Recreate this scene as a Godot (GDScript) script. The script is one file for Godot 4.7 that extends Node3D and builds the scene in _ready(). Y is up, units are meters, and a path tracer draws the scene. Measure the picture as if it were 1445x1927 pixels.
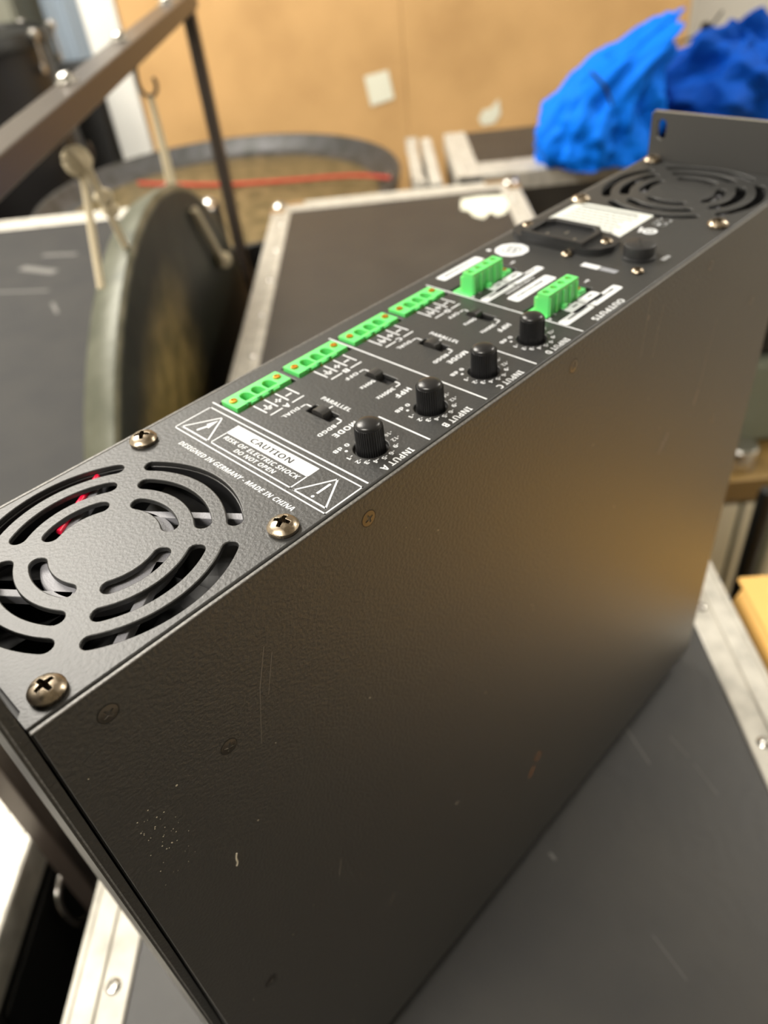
extends Node3D
# A rack amplifier standing on its front panel on a long flight case, in a percussion store room.
# World: x across the cases, y up, z along the cases (towards the viewer). The amplifier is turned 45 degrees;
# its own parts are written in millimetres: x along the rear panel, y = 0 at the rear panel, z towards the cover we face.

const LID := 1.0
const PITCH := 28.4
var M := {}
var sc := 1.0
var off := Vector3.ZERO
var font: SystemFont

# ------------------------------------------------------------------ mesh helpers
func begin() -> SurfaceTool:
	var st := SurfaceTool.new()
	st.begin(Mesh.PRIMITIVE_TRIANGLES)
	return st

func use_mm() -> void:
	sc = 0.001
	off = Vector3(0, 0.375, 0)

func use_m() -> void:
	sc = 1.0
	off = Vector3.ZERO

func vert(st: SurfaceTool, p: Vector3, n: Vector3) -> void:
	st.set_normal(n)
	st.add_vertex(p * sc + off)

func tri(st: SurfaceTool, a: Vector3, b: Vector3, c: Vector3, na: Vector3, nb: Vector3, nc: Vector3) -> void:
	if (b - a).cross(c - a).dot(na + nb + nc) > 0.0:
		vert(st, a, na); vert(st, c, nc); vert(st, b, nb)
	else:
		vert(st, a, na); vert(st, b, nb); vert(st, c, nc)

func quad(st: SurfaceTool, a: Vector3, b: Vector3, c: Vector3, d: Vector3, n: Vector3) -> void:
	tri(st, a, b, c, n, n, n)
	tri(st, a, c, d, n, n, n)

func quadn(st: SurfaceTool, a: Vector3, b: Vector3, c: Vector3, d: Vector3, na: Vector3, nb: Vector3, nc: Vector3, nd: Vector3) -> void:
	tri(st, a, b, c, na, nb, nc)
	tri(st, a, c, d, na, nc, nd)

func box(st: SurfaceTool, c: Vector3, s: Vector3, bev := 0.0, bs := Basis.IDENTITY) -> void:
	var h := s / 2.0
	bev = minf(bev, minf(h.x, minf(h.y, h.z)) * 0.9)
	var sg := [-1.0, 1.0]
	for ax in 3:
		var u := (ax + 1) % 3
		var v := (ax + 2) % 3
		for s1 in sg:
			var n := Vector3.ZERO
			n[ax] = s1
			var q := []
			for k in [[-1, -1], [1, -1], [1, 1], [-1, 1]]:
				var p := Vector3.ZERO
				p[ax] = s1 * h[ax]
				p[u] = k[0] * (h[u] - bev)
				p[v] = k[1] * (h[v] - bev)
				q.append(c + bs * p)
			quad(st, q[0], q[1], q[2], q[3], bs * n)
		if bev > 0.0:
			for s1 in sg:
				for s2 in sg:
					var a1 := Vector3.ZERO
					a1[u] = s1 * h[u]; a1[v] = s2 * (h[v] - bev)
					var b1 := Vector3.ZERO
					b1[u] = s1 * (h[u] - bev); b1[v] = s2 * h[v]
					var e := Vector3.ZERO
					e[ax] = h[ax] - bev
					var nu := Vector3.ZERO
					nu[u] = s1
					var nv := Vector3.ZERO
					nv[v] = s2
					quadn(st, c + bs * (a1 - e), c + bs * (a1 + e), c + bs * (b1 + e), c + bs * (b1 - e), bs * nu, bs * nu, bs * nv, bs * nv)
	if bev > 0.0:
		for x in sg:
			for y in sg:
				for z in sg:
					var k := Vector3(x, y, z)
					var i := h - Vector3.ONE * bev
					tri(st, c + bs * (Vector3(h.x, i.y, i.z) * k), c + bs * (Vector3(i.x, h.y, i.z) * k), c + bs * (Vector3(i.x, i.y, h.z) * k), bs * Vector3(x, 0, 0), bs * Vector3(0, y, 0), bs * Vector3(0, 0, z))

func lathe(st: SurfaceTool, prof: Array, seg: int, xf: Transform3D, cols: Array = [], sharp := 0.75) -> void:
	# prof: Vector2(radius, height) from the top centre outwards and down
	var n := prof.size()
	var fn := []
	for i in n - 1:
		var d: Vector2 = prof[i + 1] - prof[i]
		fn.append(Vector2(-d.y, d.x).normalized() if d.length() > 1e-9 else Vector2(0, 1))
	for i in n - 1:
		var n0: Vector2 = fn[i]
		var n1: Vector2 = fn[i]
		if i > 0 and fn[i - 1].dot(fn[i]) > sharp:
			n0 = (fn[i - 1] + fn[i]).normalized()
		if i < n - 2 and fn[i + 1].dot(fn[i]) > sharp:
			n1 = (fn[i + 1] + fn[i]).normalized()
		for k in seg:
			var t0 := TAU * k / seg
			var t1 := TAU * (k + 1) / seg
			var d0 := Vector3(cos(t0), 0, sin(t0))
			var d1 := Vector3(cos(t1), 0, sin(t1))
			var up := Vector3.UP
			var p0: Vector2 = prof[i]
			var p1: Vector2 = prof[i + 1]
			var q := [xf * (d0 * p0.x + up * p0.y), xf * (d1 * p0.x + up * p0.y), xf * (d1 * p1.x + up * p1.y), xf * (d0 * p1.x + up * p1.y)]
			var m := [xf.basis * (d0 * n0.x + up * n0.y), xf.basis * (d1 * n0.x + up * n0.y), xf.basis * (d1 * n1.x + up * n1.y), xf.basis * (d0 * n1.x + up * n1.y)]
			if cols.size():
				var ids := [0, 1, 2, 0, 2, 3]
				for tt in 2:
					var a: int = ids[tt * 3]
					var b: int = ids[tt * 3 + 1]
					var c: int = ids[tt * 3 + 2]
					var cc := [cols[i], cols[i], cols[i + 1], cols[i + 1]]
					var o := [a, b, c]
					if (q[b] - q[a]).cross(q[c] - q[a]).dot(m[a] + m[b] + m[c]) > 0.0:
						o = [a, c, b]
					for j in o:
						st.set_color(cc[j])
						vert(st, q[j], m[j])
			else:
				if p0.x > 1e-6:
					tri(st, q[0], q[1], q[2], m[0], m[1], m[2])
				if p1.x > 1e-6:
					tri(st, q[0], q[2], q[3], m[0], m[2], m[3])

func tube(st: SurfaceTool, pts: Array, r: float, seg := 10, caps := true) -> void:
	var n := pts.size()
	var side := Vector3.ZERO
	var rings := []
	var norms := []
	for i in n:
		var d: Vector3 = (pts[mini(i + 1, n - 1)] - pts[maxi(i - 1, 0)]).normalized()
		if side == Vector3.ZERO:
			side = d.cross(Vector3(0.3, 0.9, 0.31)).normalized()
		side = (side - d * side.dot(d)).normalized()
		var up := d.cross(side)
		var ring := []
		var nn := []
		for k in seg:
			var t := TAU * k / seg
			var v := side * cos(t) + up * sin(t)
			ring.append(pts[i] + v * r)
			nn.append(v)
		rings.append(ring)
		norms.append(nn)
	for i in n - 1:
		for k in seg:
			var j := (k + 1) % seg
			quadn(st, rings[i][k], rings[i][j], rings[i + 1][j], rings[i + 1][k], norms[i][k], norms[i][j], norms[i + 1][j], norms[i + 1][k])
	if caps:
		for e in [0, n - 1]:
			var d2: Vector3 = (pts[0] - pts[1]).normalized() if e == 0 else (pts[n - 1] - pts[n - 2]).normalized()
			for k in range(1, seg - 1):
				tri(st, rings[e][0], rings[e][k], rings[e][k + 1], d2, d2, d2)

func spline(ctrl: Array, steps := 8) -> Array:
	var c := Curve3D.new()
	for i in ctrl.size():
		var t: Vector3 = (ctrl[mini(i + 1, ctrl.size() - 1)] - ctrl[maxi(i - 1, 0)]) / 6.0
		c.add_point(ctrl[i], -t, t)
	var out := []
	for i in ctrl.size() - 1:
		for k in steps:
			out.append(c.sample(i, float(k) / steps))
	out.append(ctrl[-1])
	return out

func extrude(st: SurfaceTool, poly: PackedVector2Array, h0: float, h1: float, xf: Transform3D, smooth := false) -> void:
	# poly in the xf's (x, z) plane, raised along its y from h0 to h1
	var ids := Geometry2D.triangulate_polygon(poly)
	var up := xf.basis.y.normalized()
	for i in range(0, ids.size(), 3):
		for e in [[h1, up], [h0, -up]]:
			var p := []
			for k in 3:
				var v := poly[ids[i + k]]
				p.append(xf * Vector3(v.x, e[0], v.y))
			tri(st, p[0], p[1], p[2], e[1], e[1], e[1])
	var n := poly.size()
	var turn := -1.0 if Geometry2D.is_polygon_clockwise(poly) else 1.0
	var nor := func(i: int) -> Vector3:
		var d := (poly[(i + 1) % n] - poly[i % n]).normalized()
		return (xf.basis * Vector3(d.y, 0, -d.x)).normalized() * turn
	for i in n:
		var j := (i + 1) % n
		var nf: Vector3 = nor.call(i)
		var n0 := nf
		var n1 := nf
		if smooth:
			var np: Vector3 = nor.call(i + n - 1)
			var nx: Vector3 = nor.call(j)
			n0 = (nf + np).normalized() if nf.dot(np) > 0.6 else nf
			n1 = (nf + nx).normalized() if nf.dot(nx) > 0.6 else nf
		var a := xf * Vector3(poly[i].x, h0, poly[i].y)
		var b := xf * Vector3(poly[j].x, h0, poly[j].y)
		var c := xf * Vector3(poly[j].x, h1, poly[j].y)
		var d := xf * Vector3(poly[i].x, h1, poly[i].y)
		quadn(st, a, b, c, d, n0, n1, n1, n0)

func dense(poly: PackedVector2Array, step: float) -> PackedVector2Array:
	var out := PackedVector2Array()
	for i in poly.size():
		var a := poly[i]
		var b := poly[(i + 1) % poly.size()]
		var k := maxi(1, int(ceil(a.distance_to(b) / step)))
		for j in k:
			out.append(a.lerp(b, float(j) / k))
	return out

func rect(x0: float, z0: float, x1: float, z1: float) -> PackedVector2Array:
	return PackedVector2Array([Vector2(x0, z0), Vector2(x1, z0), Vector2(x1, z1), Vector2(x0, z1)])

func circle(c: Vector2, r: float, n := 32) -> PackedVector2Array:
	var o := PackedVector2Array()
	for i in n:
		o.append(c + Vector2(cos(TAU * i / n), sin(TAU * i / n)) * r)
	return o

# a hole: its outline and, for the same points, the outward directions
func hole_of(poly: PackedVector2Array) -> Dictionary:
	var n := poly.size()
	var turn := -1.0 if Geometry2D.is_polygon_clockwise(poly) else 1.0
	var dirs := PackedVector2Array()
	for i in n:
		var d := (poly[(i + 1) % n] - poly[(i + n - 1) % n]).normalized()
		dirs.append(Vector2(d.y, -d.x) * turn)
	return {"p": poly, "d": dirs}

func arc_slot(c: Vector2, r0: float, r1: float, mid: float, gap: float) -> Dictionary:
	# a quarter of a ring with round ends; gap is half the width of the bridge between two slots
	var w := (r1 - r0) / 2.0
	var rm := (r0 + r1) / 2.0
	var half := PI / 4 - asin((gap + w) / rm)
	var o := PackedVector2Array()
	var n := int(rm * half * 2.0 / 0.9)
	for i in n + 1:
		var t := mid - half + 2 * half * i / n
		o.append(c + Vector2(cos(t), sin(t)) * r1)
	var e := c + Vector2(cos(mid + half), sin(mid + half)) * rm
	for i in range(1, 8):
		var t2 := mid + half + PI * i / 8
		o.append(e + Vector2(cos(t2), sin(t2)) * w)
	for i in n + 1:
		var t := mid + half - 2 * half * i / n
		o.append(c + Vector2(cos(t), sin(t)) * r0)
	e = c + Vector2(cos(mid - half), sin(mid - half)) * rm
	for i in range(1, 8):
		var t2 := mid - half + PI + PI * i / 8
		o.append(e + Vector2(cos(t2), sin(t2)) * w)
	return hole_of(o)

# a plate in the xz plane with holes whose edges are rounded; top at y = hf(x, z)
func plate(st: SurfaceTool, outer: PackedVector2Array, holes: Array, bev: float, depth: float, extra := PackedVector2Array(), hf = null, xf := Transform3D.IDENTITY) -> void:
	var pts := PackedVector2Array(outer)
	pts.append_array(extra)
	var grown := []
	for h in holes:
		var g := PackedVector2Array()
		for i in h.p.size():
			g.append(h.p[i] + h.d[i] * bev)
		grown.append(g)
		pts.append_array(g)
	var rng := RandomNumberGenerator.new()
	rng.seed = 4
	var jit := PackedVector2Array()
	for p in pts:
		jit.append(p + Vector2(rng.randf() - 0.5, rng.randf() - 0.5) * 1e-3)
	var boxes := []
	for g in grown:
		var b := Rect2(g[0], Vector2.ZERO)
		for p in g:
			b = b.expand(p)
		boxes.append(b)
	var ids := Geometry2D.triangulate_delaunay(jit)
	var hy := func(p: Vector2) -> float: return hf.call(p) if hf != null else 0.0
	var nrm := func(p: Vector2) -> Vector3:
		if not hf != null:
			return Vector3.UP
		var e := 0.02
		var gx: float = (hf.call(p + Vector2(e, 0)) - hf.call(p - Vector2(e, 0))) / (2 * e)
		var gz: float = (hf.call(p + Vector2(0, e)) - hf.call(p - Vector2(0, e))) / (2 * e)
		return Vector3(-gx, 1, -gz).normalized()
	for i in range(0, ids.size(), 3):
		var a := pts[ids[i]]
		var b := pts[ids[i + 1]]
		var c := pts[ids[i + 2]]
		var m := (a + b + c) / 3.0
		if absf((b - a).cross(c - a)) < 1e-5 or not Geometry2D.is_point_in_polygon(m, outer):
			continue
		var inside := false
		for k in grown.size():
			if boxes[k].has_point(m) and Geometry2D.is_point_in_polygon(m, grown[k]):
				inside = true
				break
		if inside:
			continue
		tri(st, xf * Vector3(a.x, hy.call(a), a.y), xf * Vector3(b.x, hy.call(b), b.y), xf * Vector3(c.x, hy.call(c), c.y), xf.basis * nrm.call(a), xf.basis * nrm.call(b), xf.basis * nrm.call(c))
	for h in holes:
		var n: int = h.p.size()
		var steps := 3
		for i in n:
			var j := (i + 1) % n
			for t in steps:
				var t0 := PI / 2 * t / steps
				var t1 := PI / 2 * (t + 1) / steps
				var f := func(k: int, a: float) -> Array:
					var q: Vector2 = h.p[k] + h.d[k] * bev * (1.0 - sin(a))
					var y: float = hy.call(h.p[k] + h.d[k] * bev) - bev * (1.0 - cos(a))
					var d: Vector2 = h.d[k]
					return [xf * Vector3(q.x, y, q.y), xf.basis * Vector3(-d.x * sin(a), cos(a), -d.y * sin(a))]
				var v0: Array = f.call(i, t0)
				var v1: Array = f.call(j, t0)
				var v2: Array = f.call(j, t1)
				var v3: Array = f.call(i, t1)
				quadn(st, v0[0], v1[0], v2[0], v3[0], v0[1], v1[1], v2[1], v3[1])
			var pa: Vector2 = h.p[i]
			var pb: Vector2 = h.p[j]
			var ya: float = hy.call(pa + h.d[i] * bev) - bev
			var yb: float = hy.call(pb + h.d[j] * bev) - bev
			var na := xf.basis * Vector3(-h.d[i].x, 0, -h.d[i].y)
			var nb := xf.basis * Vector3(-h.d[j].x, 0, -h.d[j].y)
			quadn(st, xf * Vector3(pa.x, ya, pa.y), xf * Vector3(pb.x, yb, pb.y), xf * Vector3(pb.x, -depth, pb.y), xf * Vector3(pa.x, -depth, pa.y), na, nb, nb, na)

func numbered(called: String, parent: Node) -> String:
	if not parent.has_node(called):
		return called
	var k := 1
	while parent.has_node("%s_%03d" % [called, k]):
		k += 1
	return "%s_%03d" % [called, k]

func put(called: String, st: SurfaceTool, m: Material, parent: Node = self, label := "") -> MeshInstance3D:
	return put_mesh(called, st.commit(), m, parent, label)

func put_mesh(called: String, mesh: Mesh, m: Material, parent: Node = self, label := "") -> MeshInstance3D:
	var o := MeshInstance3D.new()
	o.name = numbered(called, parent)
	o.mesh = mesh
	o.material_override = m
	o.cast_shadow = GeometryInstance3D.SHADOW_CASTING_SETTING_ON
	if label:
		o.set_meta("label", label)
	parent.add_child(o, true)
	return o

func thing(called: String, label: String, category: String, at := Vector3.ZERO, group := "") -> Node3D:
	var o := Node3D.new()
	o.name = numbered(called, self)
	add_child(o, true)
	o.position = at
	return tag(o, label, category, group)

func tag(o: Node3D, label: String, category: String, group := "") -> Node3D:
	o.set_meta("label", label)
	o.set_meta("category", category)
	if group:
		o.set_meta("group", group)
	return o

func structure(called: String, st: SurfaceTool, m: Material, label := "") -> MeshInstance3D:
	var o := put(called, st, m, self, label)
	o.set_meta("kind", "structure")
	return o

# ------------------------------------------------------------------ lettering
# way "ch": reads towards -x with its feet towards -z (as the rear panel is meant to be read); "z": reads towards +z, feet towards -x
func letters(st: SurfaceTool, s: String, start: Vector2, length: float, cap: float, way := "ch", h := 0.05, slant := 0.0) -> void:
	var tm := TextMesh.new()
	tm.text = s
	tm.font = font
	tm.font_size = 64
	tm.pixel_size = 0.01
	tm.curve_step = 3.0
	tm.depth = 0.02
	tm.horizontal_alignment = HORIZONTAL_ALIGNMENT_LEFT
	if tm.get_surface_count() == 0:
		return
	var a := tm.surface_get_arrays(0)
	var v: PackedVector3Array = a[Mesh.ARRAY_VERTEX]
	var idx: PackedInt32Array = a[Mesh.ARRAY_INDEX] if a[Mesh.ARRAY_INDEX] != null else PackedInt32Array(range(v.size()))
	if v.size() == 0:
		return
	var b := AABB(v[0], Vector3.ZERO)
	for p in v:
		b = b.expand(p)
	for i in range(0, idx.size(), 3):
		if v[idx[i]].z < b.end.z - 1e-4 or v[idx[i + 1]].z < b.end.z - 1e-4 or v[idx[i + 2]].z < b.end.z - 1e-4:
			continue
		var q := []
		for k in 3:
			var p := v[idx[i + k]]
			var fy := (p.y - b.position.y) / b.size.y
			var r := (p.x - b.position.x) / b.size.x * length + slant * fy * cap
			var u := fy * cap
			if way == "ch":
				q.append(Vector3(start.x - r, h, start.y + u))
			elif way == "x":
				q.append(Vector3(start.x + r, h, start.y - u))
			else:
				q.append(Vector3(start.x + u, h, start.y + r))
		tri(st, q[0], q[1], q[2], Vector3.UP, Vector3.UP, Vector3.UP)

func stroke(st: SurfaceTool, a: Vector2, b: Vector2, w: float, h := 0.05) -> void:
	var d := (b - a).normalized()
	var s := Vector2(-d.y, d.x) * w / 2
	a -= d * w / 2
	b += d * w / 2
	quad(st, Vector3(a.x + s.x, h, a.y + s.y), Vector3(b.x + s.x, h, b.y + s.y), Vector3(b.x - s.x, h, b.y - s.y), Vector3(a.x - s.x, h, a.y - s.y), Vector3.UP)

func strokes(st: SurfaceTool, pts: Array, w: float, h := 0.05) -> void:
	for i in pts.size() - 1:
		stroke(st, pts[i], pts[i + 1], w, h)

func patch(st: SurfaceTool, poly: PackedVector2Array, h := 0.05) -> void:
	var ids := Geometry2D.triangulate_polygon(poly)
	for i in range(0, ids.size(), 3):
		var q := []
		for k in 3:
			q.append(Vector3(poly[ids[i + k]].x, h, poly[ids[i + k]].y))
		tri(st, q[0], q[1], q[2], Vector3.UP, Vector3.UP, Vector3.UP)

func ring(st: SurfaceTool, c: Vector2, r0: float, r1: float, h := 0.05, n := 32) -> void:
	for i in n:
		var d0 := Vector2.from_angle(TAU * i / n)
		var d1 := Vector2.from_angle(TAU * (i + 1) / n)
		quad(st, Vector3(c.x + d0.x * r0, h, c.y + d0.y * r0), Vector3(c.x + d1.x * r0, h, c.y + d1.y * r0), Vector3(c.x + d1.x * r1, h, c.y + d1.y * r1), Vector3(c.x + d0.x * r1, h, c.y + d0.y * r1), Vector3.UP)

# ------------------------------------------------------------------ materials
func noise(freq: float, oct := 4, sd := 1, kind := FastNoiseLite.TYPE_SIMPLEX_SMOOTH, ramp: Gradient = null, w := 512, h := 512, ridged := false) -> NoiseTexture2D:
	var f := FastNoiseLite.new()
	f.seed = sd
	f.noise_type = kind
	f.frequency = freq
	f.fractal_octaves = oct
	if ridged:
		f.fractal_type = FastNoiseLite.FRACTAL_RIDGED
	var t := NoiseTexture2D.new()
	t.width = w
	t.height = h
	t.seamless = true
	t.noise = f
	if ramp:
		t.color_ramp = ramp
	return t

func grad(stops: Array) -> Gradient:
	var g := Gradient.new()
	var o := PackedFloat32Array()
	var c := PackedColorArray()
	for s in stops:
		o.append(s[0])
		c.append(s[1])
	g.offsets = o
	g.colors = c
	return g

func mat(called: String, c: Color, rough: float, metal := 0.0, spec := 0.5) -> StandardMaterial3D:
	var m := StandardMaterial3D.new()
	m.resource_name = called
	m.albedo_color = c
	m.roughness = rough
	m.metallic = metal
	m.metallic_specular = spec
	M[called] = m
	return m

func tri_map(m: StandardMaterial3D, scale: Vector3) -> void:
	m.uv1_triplanar = true
	m.uv1_scale = scale
	m.uv1_triplanar_sharpness = 4.0

func relief(m: StandardMaterial3D, t: Texture2D, cm: float) -> void:
	m.heightmap_enabled = true
	m.heightmap_texture = t
	m.heightmap_scale = cm

func tint(m: StandardMaterial3D, t: Texture2D) -> void:
	m.albedo_texture = t

func rough_map(m: StandardMaterial3D, t: Texture2D) -> void:
	m.roughness = 1.0
	m.roughness_texture = t
	m.roughness_texture_channel = BaseMaterial3D.TEXTURE_CHANNEL_RED

func grey(v: float) -> Color:
	return Color(v, v, v)

func make_materials() -> void:
	var fine := noise(0.045, 3, 3)
	var soft := noise(0.008, 4, 8, FastNoiseLite.TYPE_SIMPLEX_SMOOTH, grad([[0.0, grey(0.42)], [0.5, grey(0.52)], [1.0, grey(0.66)]]))
	var panel := mat("powder_coat", Color(0.17, 0.17, 0.168), 0.43, 0.0, 0.52)
	tri_map(panel, Vector3.ONE * 28.0)
	relief(panel, fine, 0.006)
	var cover_tint := noise(0.006, 5, 12, FastNoiseLite.TYPE_SIMPLEX_SMOOTH, grad([[0.0, Color(0.78, 0.78, 0.80)], [0.5, Color(0.9, 0.88, 0.86)], [1.0, Color(1, 1, 0.98)]]))
	var cover := mat("cover_coat", Color(0.225, 0.22, 0.213), 0.42, 0.0, 0.62)
	tri_map(cover, Vector3.ONE * 24.0)
	relief(cover, fine, 0.014)
	var edge := mat("worn_edge", Color(0.42, 0.41, 0.395), 0.45, 0.2)
	tri_map(edge, Vector3.ONE * 60.0)
	tint(edge, noise(0.02, 4, 21, FastNoiseLite.TYPE_SIMPLEX_SMOOTH, grad([[0.0, grey(0.72)], [0.45, grey(0.82)], [0.6, grey(0.95)], [1.0, grey(1.0)]])))
	mat("ear_coat", Color(0.22, 0.217, 0.212), 0.5)
	mat("inner_black", Color(0.07, 0.07, 0.072), 0.55)
	mat("fan_black", Color(0.085, 0.085, 0.09), 0.4)
	var strut := mat("fan_grey", Color(0.50, 0.50, 0.52), 0.5)
	tri_map(strut, Vector3.ONE * 60.0)
	relief(strut, fine, 0.006)
	mat("red_wire", Color(0.95, 0.05, 0.25), 0.35)
	var nickel := mat("nickel", Color(0.60, 0.55, 0.48), 0.27, 1.0)
	tri_map(nickel, Vector3.ONE * 60.0)
	rough_map(nickel, noise(0.012, 4, 31, FastNoiseLite.TYPE_SIMPLEX_SMOOTH, grad([[0.0, grey(0.16)], [1.0, grey(0.46)]])))
	mat("dark_nickel", Color(0.42, 0.40, 0.375), 0.3, 1.0)
	mat("brass", Color(0.80, 0.60, 0.22), 0.3, 0.9)
	mat("knob_black", Color(0.10, 0.10, 0.105), 0.30)
	mat("plastic_black", Color(0.13, 0.13, 0.135), 0.42)
	mat("lever_black", Color(0.14, 0.135, 0.13), 0.45)
	var green := mat("green_plastic", Color(0.36, 0.80, 0.43), 0.38)
	green.subsurf_scatter_enabled = true
	green.subsurf_scatter_strength = 0.12
	mat("print_white", Color(0.78, 0.79, 0.80), 0.6, 0.0, 0.35)
	mat("print_grey", Color(0.25, 0.26, 0.27), 0.6)
	mat("dim_print", Color(0.50, 0.51, 0.53), 0.6)
	mat("print_dark", Color(0.06, 0.06, 0.06), 0.6)
	mat("label_white", Color(0.76, 0.77, 0.75), 0.6, 0.0, 0.35)
	mat("rust", Color(0.52, 0.36, 0.24), 0.8)
	mat("lint", Color(0.78, 0.74, 0.66), 0.9)
	mat("dust", Color(0.52, 0.49, 0.46), 0.9)
	# flight cases
	var board := mat("case_board", Color(0.17, 0.168, 0.164), 0.47, 0.0, 0.62)
	tri_map(board, Vector3.ONE * 3.0)
	tint(board, noise(0.006, 5, 41, FastNoiseLite.TYPE_SIMPLEX_SMOOTH, grad([[0.0, Color(0.80, 0.80, 0.82)], [0.55, Color(0.92, 0.91, 0.90)], [1.0, Color(1, 0.98, 0.95)]])))
	relief(board, noise(0.06, 3, 43), 0.01)
	var old := board.duplicate()
	old.resource_name = "scuffed_board"
	old.roughness = 0.78
	old.albedo_color = Color(0.15, 0.15, 0.15)
	old.metallic_specular = 0.5
	M["scuffed_board"] = old
	var alu := mat("aluminium", Color(0.80, 0.785, 0.745), 0.48, 0.3)
	tri_map(alu, Vector3(6, 6, 6))
	tint(alu, noise(0.012, 4, 51, FastNoiseLite.TYPE_SIMPLEX_SMOOTH, grad([[0.0, grey(0.82)], [0.5, grey(0.93)], [1.0, grey(1.0)]])))
	mat("steel", Color(0.80, 0.79, 0.77), 0.25, 1.0)
	mat("case_shade", Color(0.20, 0.20, 0.20), 0.6)
	mat("paper", Color(0.87, 0.87, 0.80), 0.7)
	mat("lid_scratch", Color(0.36, 0.355, 0.345), 0.7)
	# gongs, stand, cords
	var gong := mat("gong_bronze", Color.WHITE, 0.48, 0.15)
	gong.vertex_color_use_as_albedo = true
	tri_map(gong, Vector3.ONE * 2.2)
	tint(gong, noise(0.014, 5, 61, FastNoiseLite.TYPE_SIMPLEX_SMOOTH, grad([[0.0, Color(0.55, 0.58, 0.52)], [0.5, Color(0.8, 0.8, 0.76)], [1.0, Color(1, 1, 1)]])))
	relief(gong, noise(0.03, 3, 63), 0.06)
	mat("stand_steel", Color(0.30, 0.265, 0.24), 0.33, 0.5)
	mat("cord", Color(0.78, 0.73, 0.62), 0.9)
	mat("red_cord", Color(0.66, 0.20, 0.13), 0.8)
	mat("drum_shell", Color(0.09, 0.085, 0.085), 0.4)
	mat("drum_skin", Color(0.12, 0.12, 0.12), 0.6)
	# room
	var tan_m := mat("tan_board", Color(0.80, 0.64, 0.43), 0.62)
	tri_map(tan_m, Vector3(0.8, 0.8, 0.8))
	tint(tan_m, noise(0.006, 5, 71, FastNoiseLite.TYPE_SIMPLEX_SMOOTH, grad([[0.0, Color(0.90, 0.89, 0.87)], [0.5, Color(0.96, 0.96, 0.95)], [1.0, Color(1, 1, 1)]])))
	mat("cardboard", Color(0.86, 0.68, 0.38), 0.7)
	mat("wall_white", Color(0.84, 0.83, 0.80), 0.8)
	mat("wall_grey", Color(0.48, 0.48, 0.43), 0.8)
	mat("post_white", Color(0.90, 0.90, 0.88), 0.5)
	mat("blue_grey", Color(0.60, 0.65, 0.70), 0.6)
	mat("floor_vinyl", Color(0.64, 0.60, 0.54), 0.5)
	mat("ceiling_white", Color(0.85, 0.85, 0.83), 0.9)
	mat("cream", Color(0.93, 0.91, 0.82), 0.5)
	mat("gold_wood", Color(0.50, 0.40, 0.22), 0.5)
	mat("grey_green", Color(0.45, 0.47, 0.41), 0.6)
	mat("black_metal", Color(0.05, 0.055, 0.05), 0.45)
	var blue := mat("blue_cloth", Color(0.0, 0.42, 0.88), 0.7, 0.0, 0.25)
	mat("navy_cloth", Color(0.0, 0.27, 0.64), 0.7, 0.0, 0.25)
	var lamp := mat("lamp_glow", Color(1, 1, 1), 0.6)
	lamp.emission_enabled = true
	lamp.emission = Color(1.0, 0.975, 0.93)
	lamp.emission_energy_multiplier = 6.0

# ------------------------------------------------------------------ the scene
func _ready() -> void:
	var cam := Camera3D.new()
	cam.name = "camera"
	cam.transform = Transform3D(Basis(Vector3(0.99527, -0.094141, 0.023962), Vector3(0.087623, 0.763496, -0.639841), Vector3(0.04194, 0.638914, 0.768134)), Vector3(0.118844, 1.511528, 0.12953))
	cam.fov = 67.579
	var at := CameraAttributesPhysical.new()
	at.frustum_focal_length = 12.0 / tan(deg_to_rad(67.579 / 2.0))
	at.frustum_focus_distance = 0.212
	at.frustum_near = 0.02
	at.frustum_far = 50.0
	at.exposure_aperture = at.frustum_focal_length / 2.8
	cam.attributes = at
	add_child(cam)
	cam.current = true
	var we := WorldEnvironment.new()
	we.name = "environment"
	var env := Environment.new()
	env.background_mode = Environment.BG_COLOR
	env.background_color = Color(0.02, 0.02, 0.02)
	env.tonemap_mode = Environment.TONE_MAPPER_LINEAR
	env.tonemap_exposure = 1.1
	env.sdfgi_enabled = true
	env.ssao_enabled = true
	env.ssil_enabled = true
	we.environment = env
	add_child(we)
	font = SystemFont.new()
	font.font_names = PackedStringArray(["Droid Sans"])
	font.font_weight = 700
	make_materials()
	ceiling_lights()
	room()
	cases()
	gongs()
	background()
	amplifier()

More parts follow.
